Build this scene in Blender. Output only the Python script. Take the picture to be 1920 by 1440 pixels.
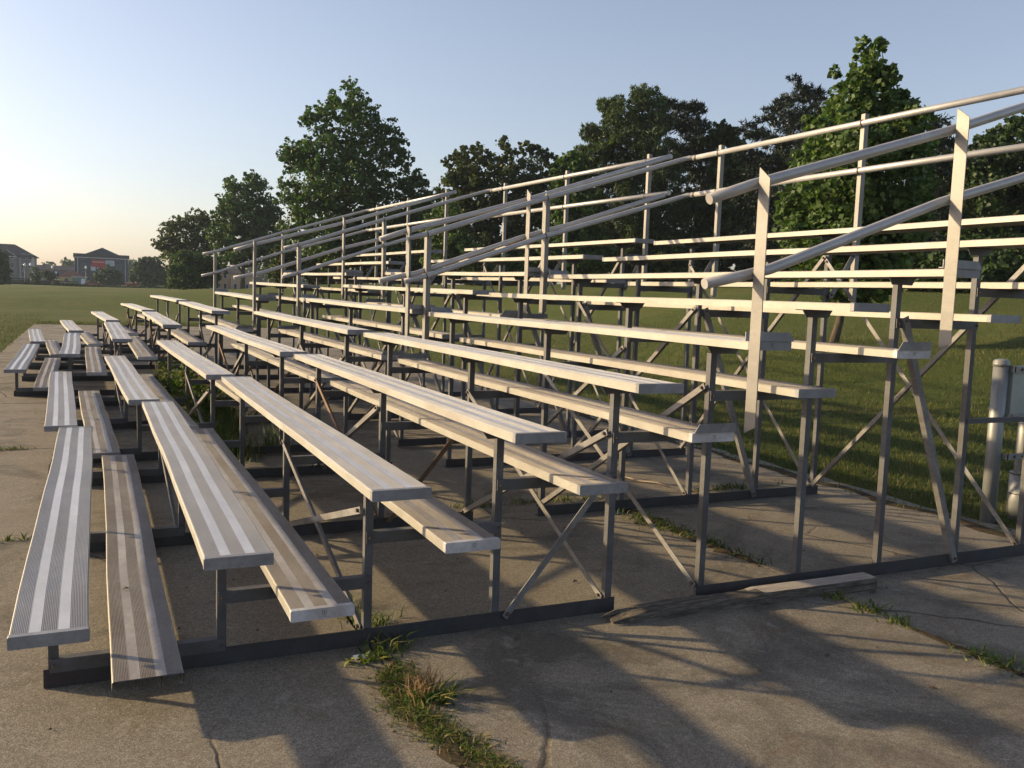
import bpy, bmesh, math, random
import numpy as np
from mathutils import Vector, Matrix
R = math.radians
sc = bpy.context.scene
for o_ in list(bpy.data.objects):
    bpy.data.objects.remove(o_)
col = sc.collection

# ------------------------------------------------------------------ camera
cam_d = bpy.data.cameras.new('camera'); cam = bpy.data.objects.new('camera', cam_d); col.objects.link(cam)
F_PX = 1673.997
yaw, pitch, roll = 0.4385, -0.0981, 0.0352
CAM = Vector((0.1473, -3.2658, 1.5399))
fw = Vector((math.sin(yaw)*math.cos(pitch), math.cos(yaw)*math.cos(pitch), math.sin(pitch)))
rt = Vector((math.cos(yaw), -math.sin(yaw), 0)); up = rt.cross(fw)
r2 = rt*math.cos(roll)+up*math.sin(roll); u2 = -rt*math.sin(roll)+up*math.cos(roll)
m3 = Matrix((r2, u2, -fw)).transposed()
cam.matrix_world = Matrix.Translation(CAM) @ m3.to_4x4()
cam_d.sensor_width = 36; cam_d.lens = F_PX/1920*36; cam_d.clip_start = .05; cam_d.clip_end = 3000
sc.camera = cam

# ------------------------------------------------------------------ sky, sun, exposure
SUN_AZ, SUN_EL = R(-53), R(18)
world = bpy.data.worlds.new('World'); sc.world = world; world.use_nodes = True
wn = world.node_tree; sky = wn.nodes.new('ShaderNodeTexSky'); sky.sky_type = 'NISHITA'; sky.sun_disc = False
sky.sun_elevation = SUN_EL; sky.sun_rotation = SUN_AZ
sky.air_density = 1.0; sky.dust_density = 1.6; sky.ozone_density = 1.6
hs = wn.nodes.new('ShaderNodeHueSaturation'); hs.inputs['Saturation'].default_value = .78
tint = wn.nodes.new('ShaderNodeMix'); tint.data_type = 'RGBA'; tint.blend_type = 'MULTIPLY'; tint.inputs[0].default_value = 1; tint.inputs[7].default_value = (1.05, .99, 1.02, 1)
wn.links.new(sky.outputs[0], hs.inputs['Color']); wn.links.new(hs.outputs[0], tint.inputs[6]); wn.links.new(tint.outputs[2], wn.nodes['Background'].inputs[0])
wn.nodes['Background'].inputs[1].default_value = .115
sd = bpy.data.lights.new('sun', 'SUN'); sd.energy = 4.3; sd.angle = R(1.0); sd.color = (1, .76, .43)
sun = bpy.data.objects.new('sun', sd); col.objects.link(sun)
sdir = Vector((math.sin(SUN_AZ)*math.cos(SUN_EL), math.cos(SUN_AZ)*math.cos(SUN_EL), math.sin(SUN_EL)))
sun.rotation_euler = sdir.to_track_quat('Z', 'Y').to_euler(); sun.location = (-20, 15, 20)
sc.view_settings.view_transform = 'Standard'; sc.view_settings.look = 'None'
sc.view_settings.exposure = .70; sc.view_settings.gamma = 1
sc.render.engine = 'CYCLES'

# ------------------------------------------------------------------ helpers
def tag(o, label=None, cat=None, group=None, kind=None):
    if label: o['label'] = label
    if cat: o['category'] = cat
    if group: o['group'] = group
    if kind: o['kind'] = kind
    return o

def empty(name, loc=(0, 0, 0), rz=0, parent=None):
    o = bpy.data.objects.new(name, None); col.objects.link(o); o.empty_display_size = .2
    o.location = loc; o.rotation_euler = (0, 0, rz)
    if parent: o.parent = parent
    return o

def link(name, me, mats, parent=None, loc=None):
    if not isinstance(mats, (list, tuple)): mats = [mats]
    for m in mats: me.materials.append(m)
    o = bpy.data.objects.new(name, me); col.objects.link(o)
    if parent: o.parent = parent
    if loc is not None: o.location = loc
    return o

class MB:
    def __init__(s): s.v = []; s.f = []; s.m = []; s.sm = []
    def face(s, idx, mi=0, sm=False): s.f.append(tuple(idx)); s.m.append(mi); s.sm.append(sm)
    def box(s, x0, x1, y0, y1, z0, z1, mi=0):
        b = len(s.v)
        s.v += [(x0,y0,z0),(x1,y0,z0),(x1,y1,z0),(x0,y1,z0),(x0,y0,z1),(x1,y0,z1),(x1,y1,z1),(x0,y1,z1)]
        for q in ((0,3,2,1),(4,5,6,7),(0,1,5,4),(1,2,6,5),(2,3,7,6),(3,0,4,7)): s.face([b+i for i in q], mi)
    def sweep(s, p0, p1, prof, a, b, mi=0, shift0=None, shift1=None):
        """closed profile [(a,b)..] swept from p0 to p1; a, b are world vectors"""
        p0, p1, a, b = Vector(p0), Vector(p1), Vector(a), Vector(b); n = len(prof); k = len(s.v)
        for p in (p0, p1):
            for (x, y) in prof: s.v.append(tuple(p+a*x+b*y))
        d = (p1-p0); flip = a.cross(b).dot(d) < 0
        for i in range(n):
            j = (i+1) % n; q = [k+i, k+j, k+n+j, k+n+i]
            s.face(q[::-1] if flip else q, mi)
        c0 = [k+i for i in range(n)][::-1]; c1 = [k+n+i for i in range(n)]
        s.face(c0[::-1] if flip else c0, mi); s.face(c1[::-1] if flip else c1, mi)
    def prism(s, poly, p0, vec, mi=0):
        """planar polygon of world points offset by p0, extruded by vec"""
        k = len(s.v); n = len(poly); p0 = Vector(p0); vec = Vector(vec)
        for off in (Vector((0,0,0)), vec):
            for q in poly: s.v.append(tuple(p0+Vector(q)+off))
        for i in range(n): j = (i+1) % n; s.face([k+i, k+j, k+n+j, k+n+i], mi)
        s.face([k+i for i in range(n)][::-1], mi); s.face([k+n+i for i in range(n)], mi)
    def tube(s, pts, radii, n=10, mi=0, cap=True, sm=True):
        pts = [Vector(p) for p in pts]; rings = []
        if not isinstance(radii, (list, tuple)): radii = [radii]*len(pts)
        prev = None
        for i, p in enumerate(pts):
            t = (pts[min(i+1, len(pts)-1)]-pts[max(i-1, 0)]).normalized()
            ref = Vector((0, 0, 1)) if abs(t.z) < .9 else Vector((1, 0, 0))
            if prev is not None:
                a = (prev-t*prev.dot(t)).normalized()
            else: a = t.cross(ref).normalized()
            prev = a; b = t.cross(a); k = len(s.v)
            for j in range(n):
                w = 2*math.pi*j/n; s.v.append(tuple(p+(a*math.cos(w)+b*math.sin(w))*radii[i]))
            rings.append(k)
        for r0, r1 in zip(rings, rings[1:]):
            for j in range(n): s.face([r0+j, r0+(j+1) % n, r1+(j+1) % n, r1+j], mi, sm)
        if cap:
            s.face([rings[0]+j for j in range(n)][::-1], mi); s.face([rings[-1]+j for j in range(n)], mi)
    def ball(s, c, rx, ry, rz, n=10, m=7, mi=0):
        k = len(s.v)
        for i in range(m+1):
            th = math.pi*i/m
            for j in range(n):
                ph = 2*math.pi*j/n
                s.v.append((c[0]+rx*math.sin(th)*math.cos(ph), c[1]+ry*math.sin(th)*math.sin(ph), c[2]+rz*math.cos(th)))
        for i in range(m):
            for j in range(n): s.face([k+i*n+j, k+(i+1)*n+j, k+(i+1)*n+(j+1) % n, k+i*n+(j+1) % n], mi, True)
    def build(s, name, mats, parent=None, loc=None):
        me = bpy.data.meshes.new(name); me.from_pydata(s.v, [], s.f)
        me.polygons.foreach_set('material_index', s.m); me.polygons.foreach_set('use_smooth', s.sm)
        me.update(); return link(name, me, mats, parent, loc)

def np_mesh(name, V, Fq, mats, parent=None, k=4, smooth=False, loc=None, attr=None):
    """V (n,3) and faces (m,k) as arrays"""
    me = bpy.data.meshes.new(name); n = len(V); m = len(Fq)
    me.vertices.add(n); me.vertices.foreach_set('co', np.asarray(V, np.float32).ravel())
    me.loops.add(m*k); me.loops.foreach_set('vertex_index', np.asarray(Fq, np.int32).ravel())
    me.polygons.add(m); me.polygons.foreach_set('loop_start', np.arange(0, m*k, k, dtype=np.int32))
    me.polygons.foreach_set('loop_total', np.full(m, k, np.int32))
    me.polygons.foreach_set('use_smooth', np.full(m, bool(smooth)))
    if attr is not None:
        at = me.attributes.new('tone', 'FLOAT', 'POINT'); at.data.foreach_set('value', np.asarray(attr, np.float32))
    me.update(calc_edges=True); me.validate()
    return link(name, me, mats, parent, loc)

# ------------------------------------------------------------------ materials
class NT:
    def __init__(s, name):
        s.mat = bpy.data.materials.new(name); s.mat.use_nodes = True; s.t = s.mat.node_tree
        s.b = s.t.nodes['Principled BSDF']; s.out = s.t.nodes['Material Output']
    def n(s, typ, **kw):
        q = s.t.nodes.new(typ)
        for k, v in kw.items():
            if k in q.inputs.keys(): q.inputs[k].default_value = v
            else: setattr(q, k, v)
        return q
    def l(s, a, b): s.t.links.new(a, b)
    def coord(s, scale=(1, 1, 1), space='Object'):
        tc = s.n('ShaderNodeTexCoord'); mp = s.n('ShaderNodeMapping'); mp.inputs['Scale'].default_value = scale
        s.l(tc.outputs[space], mp.inputs[0]); return mp.outputs[0]
    def noise(s, vec, scale, detail=5, rough=.6, dist=0):
        q = s.n('ShaderNodeTexNoise'); q.inputs['Scale'].default_value = scale; q.inputs['Detail'].default_value = detail
        q.inputs['Roughness'].default_value = rough; q.inputs['Distortion'].default_value = dist; s.l(vec, q.inputs['Vector']); return q.outputs['Fac']
    def ramp(s, fac, stops, interp='LINEAR'):
        q = s.n('ShaderNodeValToRGB'); e = q.color_ramp; e.interpolation = interp
        while len(e.elements) < len(stops): e.elements.new(.5)
        for el, (p, c) in zip(e.elements, stops): el.position = p; el.color = (c[0], c[1], c[2], 1) if len(c) == 3 else c
        s.l(fac, q.inputs[0]); return q.outputs[0]
    def mix(s, a, b, fac, mode='MIX'):
        q = s.n('ShaderNodeMix', data_type='RGBA', blend_type=mode)
        for sock, v in ((q.inputs[0], fac), (q.inputs[6], a), (q.inputs[7], b)):
            if isinstance(v, (int, float)): sock.default_value = v
            elif isinstance(v, tuple): sock.default_value = (v[0], v[1], v[2], 1)
            else: s.l(v, sock)
        return q.outputs[2]
    def math(s, op, a, b=0.):
        q = s.n('ShaderNodeMath', operation=op)
        for sock, v in ((q.inputs[0], a), (q.inputs[1], b)):
            if isinstance(v, (int, float)): sock.default_value = v
            else: s.l(v, sock)
        return q.outputs[0]
    def bump(s, h, strength=.3, dist=.01):
        q = s.n('ShaderNodeBump'); q.inputs['Strength'].default_value = strength; q.inputs['Distance'].default_value = dist
        s.l(h, q.inputs['Height']); s.l(q.outputs[0], s.b.inputs['Normal'])
    def set(s, color=None, rough=None, metal=None, spec=None):
        for nm, v in (('Base Color', color), ('Roughness', rough), ('Metallic', metal), ('Specular IOR Level', spec)):
            if v is None: continue
            if isinstance(v, tuple): s.b.inputs[nm].default_value = (v[0], v[1], v[2], 1)
            elif isinstance(v, (int, float)): s.b.inputs[nm].default_value = v
            else: s.l(v, s.b.inputs[nm])
        return s.mat

def metal_mat(name, c0, c1, rough=.5, metal=.4, dirt=None, scale=6, dirt_amt=.5):
    t = NT(name); tc = t.n('ShaderNodeTexCoord'); oi = t.n('ShaderNodeObjectInfo')
    va = t.n('ShaderNodeVectorMath', operation='ADD'); cb = t.n('ShaderNodeCombineXYZ')
    t.l(t.math('MULTIPLY', oi.outputs['Random'], 37.), cb.inputs[0]); t.l(t.math('MULTIPLY', oi.outputs['Random'], 91.), cb.inputs[1])
    t.l(tc.outputs['Object'], va.inputs[0]); t.l(cb.outputs[0], va.inputs[1])
    mp = t.n('ShaderNodeMapping'); mp.inputs['Scale'].default_value = (1, .45, 1); t.l(va.outputs[0], mp.inputs[0]); v = mp.outputs[0]
    n1 = t.noise(v, scale, 8, .65); base = t.ramp(n1, [(.3, c0), (.7, c1)])
    if dirt:
        n2 = t.noise(v, scale*.35, 6, .7, .6); f = t.ramp(n2, [(.42, (0, 0, 0)), (.62, (1, 1, 1))])
        n3 = t.noise(v, 60, 3, .6); f3 = t.ramp(n3, [(.52, (0, 0, 0)), (.66, (1, 1, 1))])
        base = t.mix(base, dirt, t.math('MULTIPLY', f, dirt_amt)); base = t.mix(base, dirt, t.math('MULTIPLY', f3, dirt_amt*.5))
    t.bump(t.noise(v, 90, 4, .6), .15, .002)
    rr = t.n('ShaderNodeMapRange'); rr.inputs[3].default_value = rough-.1; rr.inputs[4].default_value = rough+.15; t.l(n1, rr.inputs[0])
    return t.set(base, rr.outputs[0], metal)

M = {}
M['seat_rib'] = metal_mat('ribbed_seat_aluminium', (.215, .222, .245), (.32, .325, .345), .5, .25, (.17, .155, .14), 5, .35)
M['seat_smooth'] = metal_mat('smooth_seat_aluminium', (.46, .47, .50), (.60, .61, .64), .42, .25, (.34, .33, .32), 6, .35)
M['foot_rib'] = metal_mat('ribbed_footboard_aluminium', (.18, .165, .155), (.28, .26, .245), .58, .2, (.12, .09, .07), 6, .6)
M['foot_smooth'] = metal_mat('smooth_footboard_aluminium', (.36, .345, .335), (.50, .485, .47), .5, .2, (.22, .18, .15), 8, .6)
M['edge'] = metal_mat('board_edge_aluminium', (.34, .33, .29), (.43, .415, .37), .5, .15, (.26, .22, .18), 9, .4)
M['cap'] = metal_mat('end_cap_aluminium', (.20, .205, .22), (.30, .305, .32), .5, .25, (.13, .12, .12), 12, .5)
M['cap_pale'] = metal_mat('pale_end_cap_aluminium', (.44, .44, .47), (.60, .60, .62), .5, .2, (.25, .22, .2), 14, .5)
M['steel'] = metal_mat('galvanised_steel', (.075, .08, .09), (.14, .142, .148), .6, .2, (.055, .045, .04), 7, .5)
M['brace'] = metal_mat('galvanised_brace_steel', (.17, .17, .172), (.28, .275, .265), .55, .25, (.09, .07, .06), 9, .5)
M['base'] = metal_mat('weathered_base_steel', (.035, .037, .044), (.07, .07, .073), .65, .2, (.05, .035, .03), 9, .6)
M['railpost'] = metal_mat('rail_post_aluminium', (.20, .192, .18), (.27, .258, .238), .5, .2, (.14, .13, .11), 9, .4)
M['rusty'] = metal_mat('rusted_steel', (.16, .09, .055), (.27, .18, .12), .7, .2, (.09, .05, .03), 9, .6)
M['pipe'] = metal_mat('pipe_aluminium', (.38, .37, .36), (.50, .485, .47), .42, .3, (.36, .33, .31), 8, .3)
M['bolt'] = metal_mat('bolt_steel', (.09, .07, .06), (.16, .12, .09), .6, .4)
M['mark'] = NT('engraved_mark').set((.13, .12, .12), .7)
# ------------------------------------------------------------------ terrain
SLAB = (-1.5, 6.1, -9.0, 27.6)
def g_slab(v): return 0.0078*np.maximum(0, np.asarray(v, float)-4.5)
ANCH = np.array([(9.75,106.3,.85),(14.45,95.7,1.22),(15.3,56.85,1.68),(21.9,63.3,1.96),(22.8,47.9,2.17),(18.9,45.2,2.0),(26.9,39,2.27),(32.4,40,2.4),
 (31,30.9,2.41),(12.79,9.55,.88),(30.3,19.9,2.36),(26.2,18.6,2.1),(2.8,236.7,-.09),(10.8,201.5,.22),(-15.45,186,.12),(-12,226,.3),(-12,120,.42),(-14,60,.28),(-8,20,.06),(-10,0,.0),
 (-30,-20,0),(9,0,.18),(9,6,.32),(9,14,.42),(8.2,22,.45),(8,32,.55),(20,5,1.5),(22,-8,1.7),(10,-10,.2),(30,-10,2.2),(45,10,2.8),(55,40,3.2),(50,80,3),(40,140,2.5),(0,35,.26),(2,60,.4),(3,90,.5),(5,140,.5),(-40,60,.2),(-60,200,.2),(20,200,.6),
 (0,300,1.9),(-30,300,1.7),(30,300,2.2),(0,262,.9),(-30,262,.9),(60,300,2.2),(-20,245,.5),(20,250,.9),(0,400,2.2),(14,146,.72),(21,146,.85)])
def h_lawn(u, v):
    u = np.asarray(u, float); v = np.asarray(v, float); num = np.zeros(np.broadcast(u, v).shape); den = num*0
    for a, b, z in ANCH:
        d2 = (u-a)**2+(v-b)**2+.5; sc_ = 4+.13*math.hypot(a, b); w = d2**-1.7*sc_**2
        num = num+w*z; den = den+w
    z = num/den
    dx = np.maximum(np.maximum(SLAB[0]-u, u-SLAB[1]), 0); dy = np.maximum(np.maximum(SLAB[2]-v, v-SLAB[3]), 0)
    d = np.hypot(dx, dy); t = np.clip(d/7., 0, 1); t = t*t*(3-2*t)
    return (g_slab(np.clip(v, -99, SLAB[3]))+.006)*(1-t)+z*t-np.where(d < .05, .05, 0)

def smooth_noise(u, v, s, seed=0):
    rs = np.random.RandomState(seed); r = 0
    for k in range(5):
        a = rs.rand()*6.28; f = s*(1.6**k); r = r+np.sin(u*f*math.cos(a)+v*f*math.sin(a)+rs.rand()*6.28)*np.sin(-u*f*math.sin(a*1.3)+v*f*math.cos(a*1.3)+rs.rand()*6)/(1.3**k)
    return r/3

def axis(lo, hi, c0, c1, step, grow=1.12):
    a = list(np.arange(c0, c1+1e-6, step)); s_ = step; x = c0
    while x > lo: s_ *= grow; x -= s_; a.insert(0, x)
    s_ = step; x = a[-1]
    while x < hi: s_ *= grow; x += s_; a.append(x)
    return np.array(a)
us = axis(-430, 430, -6, 30, .45); vs = axis(-150, 560, -6, 36, .45)
# rows and columns exactly on the slab rim
for e in (SLAB[0]+.02, SLAB[1]-.02): us = np.sort(np.append(us, e))
for e in (SLAB[2], SLAB[3]-.02): vs = np.sort(np.append(vs, e))
U, V_ = np.meshgrid(us, vs); Z = h_lawn(U, V_)+.012*smooth_noise(U, V_, .6, 3)*(np.hypot(U, V_) < 90)
inside = (U > SLAB[0]) & (U < SLAB[1]) & (V_ > SLAB[2]) & (V_ < SLAB[3])
Z = np.where(inside, g_slab(V_)-.06, Z)
nu, nv = len(us), len(vs); idx = np.arange(nu*nv).reshape(nv, nu)
Fq = np.stack([idx[:-1, :-1], idx[:-1, 1:], idx[1:, 1:], idx[1:, :-1]], -1).reshape(-1, 4)

t = NT('lawn_turf'); v = t.coord()
n1 = t.noise(v, .25, 5, .6, .3); n2 = t.noise(v, 2.2, 6, .7); n3 = t.noise(v, 38, 5, .75); n4 = t.noise(t.coord((.35, 1.1, 1)), .075, 5, .6, .6)
c = t.ramp(n1, [(.32, (.045, .09, .016)), (.52, (.08, .125, .026)), (.66, (.18, .155, .056))])
c = t.mix(c, (.17, .135, .06), t.ramp(n4, [(.46, (0, 0, 0)), (.62, (.5, .5, .5))]))
c = t.mix(c, t.ramp(n2, [(.3, (.035, .06, .012)), (.7, (.165, .165, .055))]), .42)
c = t.mix(c, t.ramp(n3, [(.25, (.022, .038, .008)), (.6, (.11, .13, .035)), (.8, (.22, .2, .09))]), .45)
t.bump(t.noise(v, 30, 6, .8), 1., .06); M['lawn'] = t.set(c, .95, 0, .15)
lawn = np_mesh('lawn', np.stack([U, V_, Z], -1).reshape(-1, 3), Fq, M['lawn'], smooth=True); tag(lawn, kind='structure')

# concrete slab
t = NT('weathered_concrete'); v = t.coord()
n1 = t.noise(v, .55, 6, .65, .4); n2 = t.noise(v, 3.5, 7, .7, .3); n3 = t.noise(v, 42, 6, .8); n4 = t.noise(v, 200, 3, .8)
c = t.ramp(n1, [(.3, (.15, .127, .096)), (.5, (.225, .193, .146)), (.7, (.30, .257, .195))])
c = t.mix(c, t.ramp(n2, [(.32, (.085, .075, .055)), (.5, (.18, .158, .12)), (.72, (.30, .265, .205))]), .55)
c = t.mix(c, t.ramp(n3, [(.32, (.06, .05, .038)), (.5, (.18, .158, .122)), (.68, (.36, .31, .24))]), .5)
c = t.mix(c, t.ramp(n4, [(.38, (.05, .042, .032)), (.5, (.21, .187, .15)), (.61, (.75, .68, .57))]), .30)
st = t.ramp(t.noise(v, .9, 6, .7, 1.2), [(.50, (0, 0, 0)), (.62, (1, 1, 1))])
c = t.mix(c, (.055, .05, .042), t.math('MULTIPLY', st, .55))
st = t.ramp(t.noise(t.coord((1, 1, 1)), 1.7, 5, .7, 2.2), [(.56, (0, 0, 0)), (.66, (1, 1, 1))])
c = t.mix(c, (.13, .07, .035), t.math('MULTIPLY', st, .35))
st = t.ramp(t.noise(v, 7, 5, .75, .8), [(.60, (0, 0, 0)), (.67, (1, 1, 1))])
c = t.mix(c, (.40, .37, .31), t.math('MULTIPLY', st, .35))
vo = t.n('ShaderNodeTexVoronoi', feature='DISTANCE_TO_EDGE'); vo.inputs['Scale'].default_value = .42; 
nd = t.n('ShaderNodeMix', data_type='VECTOR'); nd.inputs[0].default_value = .12; t.l(v, nd.inputs[4])
nz = t.n('ShaderNodeTexNoise'); nz.inputs['Scale'].default_value = 2.5; nz.inputs['Detail'].default_value = 6; t.l(v, nz.inputs[0]); t.l(nz.outputs['Color'], nd.inputs[5]); t.l(nd.outputs[1], vo.inputs['Vector'])
cr = t.ramp(vo.outputs['Distance'], [(0, (1, 1, 1)), (.0035, (0, 0, 0))])
gate = t.ramp(t.noise(v, .35, 2), [(.5, (0, 0, 0)), (.56, (1, 1, 1))])
crk = t.math('MULTIPLY', cr, gate); c = t.mix(c, (.05, .04, .03), t.math('MULTIPLY', crk, .85))
hgt = t.math('ADD', t.math('MULTIPLY', n3, .6), t.math('MULTIPLY', n4, .7)); hgt = t.math('SUBTRACT', hgt, t.math('MULTIPLY', crk, 1.5))
t.bump(hgt, .9, .006); M['concrete'] = t.set(c, .92, 0, .25)
t = NT('joint_soil'); v = t.coord(); M['joint'] = t.set(t.ramp(t.noise(v, 30, 5, .7), [(.3, (.03, .024, .016)), (.7, (.085, .066, .042))]), .97, 0, .1)

rnd = random.Random(5)
mb = MB()
ju = [1.22, 3.72]; jv = [-5.3, 2.62, 5.8, 9.0, 12.2, 15.4, 18.6, 21.8, 25.0]
ue = [SLAB[0]]+ju+[SLAB[1]]; ve = [SLAB[2]]+jv+[SLAB[3]]; G = .007
for i in range(len(ue)-1):
    for j in range(len(ve)-1):
        a0, a1, b0, b1 = ue[i]+G, ue[i+1]-G, ve[j]+G, ve[j+1]-G
        n = 16; dz = rnd.uniform(-.003, .003); pts = []
        def jit(a, b, k, side):
            return a+(b-a)*k/n
        for k in range(n): pts.append((jit(a0, a1, k, 0), b0+rnd.uniform(-.005, .004)))
        for k in range(n): pts.append((a1+rnd.uniform(-.006, .004)+(.05*math.sin(k*1.7)+.03*rnd.random() if i == 2 else 0), jit(b0, b1, k, 0)))
        for k in range(n): pts.append((jit(a1, a0, k, 0), b1+rnd.uniform(-.004, .005)))
        for k in range(n): pts.append((a0+rnd.uniform(-.004, .006)-(.05*math.sin(k*2.1)+.03*rnd.random() if i == 0 else 0), jit(b1, b0, k, 0)))
        kk = len(mb.v)
        for (x, y) in pts: mb.v.append((x, y, float(g_slab(y))+dz))
        for (x, y) in pts: mb.v.append((x, y, float(g_slab(y))-.12))
        N = len(pts)
        if b0 < 4.5 < b1:
            pass
        mb.face([kk+q for q in range(N)])
        for q in range(N): mb.face([kk+(q+1) % N, kk+q, kk+N+q, kk+N+(q+1) % N])
slab = mb.build('pavement', M['concrete']); tag(slab, kind='structure')
mb = MB()
for a in ju:
    for v0_, v1_ in ((SLAB[2], 4.5), (4.5, SLAB[3])): mb.box(a-.03, a+.03, v0_, v1_, -.05, -.012)
for b in jv: mb.box(SLAB[0]+.02, SLAB[1]-.02, b-.03, b+.03, float(g_slab(b))-.055, float(g_slab(b))-.016)
jo = mb.build('pavement_joints', M['joint'], slab)
for vtx in jo.data.vertices:
    if any(abs(vtx.co.x-a) < .031 for a in ju): vtx.co.z += float(g_slab(vtx.co.y))

# ------------------------------------------------------------------ bleachers
T = .6096; Z0 = .3855; RISE = .1964; BW = .2367; TH = .0388; FO = .3072; FZ = -.0422
def seat_z(k): return Z0+RISE*(k-1)
def foot_z(k): return RISE*(k-1)+FZ
def post_u(k): return T*(k-1)-.0076+({6: -.045, 9: .03, 10: .03}.get(k, 0))

def board_profile():
    """cross-section (x, z, material): ribbed bands alternating with smooth stripes, skirts and webs"""
    w = BW/2; P = []   # top from left to right
    bands = [(-w+.004, -w+.057, 1), (-w+.057, -w+.094, 0), (-w+.094, -w+.143, 1), (-w+.143, -w+.180, 0), (-w+.180, w-.004, 1)]
    P.append((-w, -.004, 2)); P.append((-w+.0035, -.0005, 0))
    for a, b, rib in bands:
        if rib:
            n = int(round((b-a)/.0052)); p = (b-a)/n
            for i in range(n):
                x = a+i*p
                P += [(x, -.0012, 0), (x+p*.3, -.0012, 0), (x+p*.42, .0004, 0), (x+p*.88, .0004, 0)]
        else: P += [(a+.0008, .0004, 1), (b-.0008, .0004, 0)]
    P.append((w-.0035, -.0005, 2)); P.append((w, -.004, 2))
    P += [(w, -TH, 2), (w-.014, -TH, 2), (w-.014, -TH+.003, 2), (w-.003, -TH+.003, 2), (w-.003, -.004, 2)]
    for x in (.042, -.042):
        P += [(x+.0015, -.004, 2), (x+.0015, -TH+.003, 2), (x+.008, -TH+.003, 2), (x+.008, -TH, 2), (x-.008, -TH, 2), (x-.008, -TH+.003, 2), (x-.0015, -TH+.003, 2), (x-.0015, -.004, 2)]
    P += [(-w+.003, -.004, 2), (-w+.003, -TH+.003, 2), (-w+.014, -TH+.003, 2), (-w+.014, -TH, 2), (-w, -TH, 2)]
    return P
PROF = board_profile()

def make_board(name, L0, L1, foot, parent, rs, simple=False):
    P = PROF; n = len(P); m = 11; ys = np.linspace(L0, L1, m)
    a1, a2, p1, p2 = rs.uniform(.0015, .0045), rs.uniform(.001, .003), rs.uniform(0, 6.28), rs.uniform(0, 6.28)
    V = []; yaw_ = rs.uniform(-.001, .001); sag = rs.uniform(0, .003)
    for y in ys:
        q = (y-L0)/(L1-L0); dx = a1*math.sin(q*7+p1)+a2*math.sin(q*17+p2)+yaw_*(y-L0); dz = a2*.7*math.sin(q*9+p2)-sag*math.sin(q*math.pi)
        for (x, z, _) in P: V.append((x+dx, y, z+dz))
    Fs = []; Ms = []
    for j in range(m-1):
        for i in range(n):
            k = (i+1) % n; Fs.append((j*n+i, j*n+k, (j+1)*n+k, (j+1)*n+i)[::-1]); Ms.append(P[i][2])
    # end faces are left open like the extrusion, closed by the caps
    o = np_mesh(name, np.array(V), np.array(Fs), [M['foot_rib'], M['foot_smooth'], M['edge']] if foot else [M['seat_rib'], M['seat_smooth'], M['edge']], parent)
    o.data.polygons.foreach_set('material_index', np.array(Ms, np.int32))
    return o, V[:n], V[-n:]

def cap(board, y, foot, dirn, dx, pale=False, mark=False):
    mb = MB(); w = BW/2+.0022; t0, t1 = (y-.014, y+.012) if dirn < 0 else (y-.012, y+.014)
    b = .0035
    mb.prism([(-w+b, 0, .0026), (w-b, 0, .0026), (w, 0, .0026-b), (w, 0, -TH-.0022+b), (w-b, 0, -TH-.0022), (-w+b, 0, -TH-.0022), (-w, 0, -TH-.0022+b), (-w, 0, .0026-b)][::-1], (dx, t0, 0), (0, t1-t0, 0))
    o = mb.build('end_cap', M['cap_pale'] if pale else M['cap'], board)
    if mark:   # small shield shaped maker's emblem pressed into the cap
        mb = MB(); s = .0075; yy = t0-.0006
        ring = [(-1, 1.1), (1, 1.1), (1, -.2), (.55, -.95), (0, -1.3), (-.55, -.95), (-1, -.2)]
        for (a, b_), (c_, d_) in zip(ring, ring[1:]+ring[:1]):
            p = Vector((a*s+dx+.005, yy, b_*s-.017)); q = Vector((c_*s+dx+.005, yy, d_*s-.017)); dv = (q-p).normalized(); nn = Vector((-dv.z, 0, dv.x))*.0008
            mb.prism([tuple(p-nn), tuple(q-nn), tuple(q+nn), tuple(p+nn)], (0, 0, 0), (0, .0012, 0))
        mb.box(dx+.003, dx+.0066, yy, yy+.0012, -.020, -.012); mb.box(dx-.014, dx+.025, yy, yy+.0012, -.0325, -.0318)
        mb.build('emblem', M['mark'], board)
    return o

def angle(w1, w2, t_): return [(0, 0), (w1, 0), (w1, t_), (t_, t_), (t_, w2), (0, w2)]

def bolt(mb, p, ax, r=.009):
    p = Vector(p); ax = Vector(ax).normalized(); mb.tube([p-ax*.004, p+ax*.009], r, 6, sm=False)

def brace(parent, p0, p1, kind, mat=None, w=.031, name='cross_brace'):
    """angle bar between two points; kind 'v' spans frames, 'u' lies in the frame's plane"""
    mb = MB(); p0, p1 = Vector(p0), Vector(p1); d = (p1-p0).normalized()
    nrm = Vector((-1, 0, 0)) if kind == 'v' else Vector((0, -1, 0)); a = nrm.cross(d).normalized(); b = -nrm
    if a.z < 0: a = -a
    mb.sweep(p0-a*w/2, p1-a*w/2, angle(w, w*.9, .0045), a, b)
    o = mb.build(name, mat or M['brace'], parent)
    for p, s in ((p0, 1), (p1, -1)):
        bb = MB(); q = p+d*s*.022; bolt(bb, q+nrm*.003, nrm); bb.build('bolt', M['bolt'], o)
    return o

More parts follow.
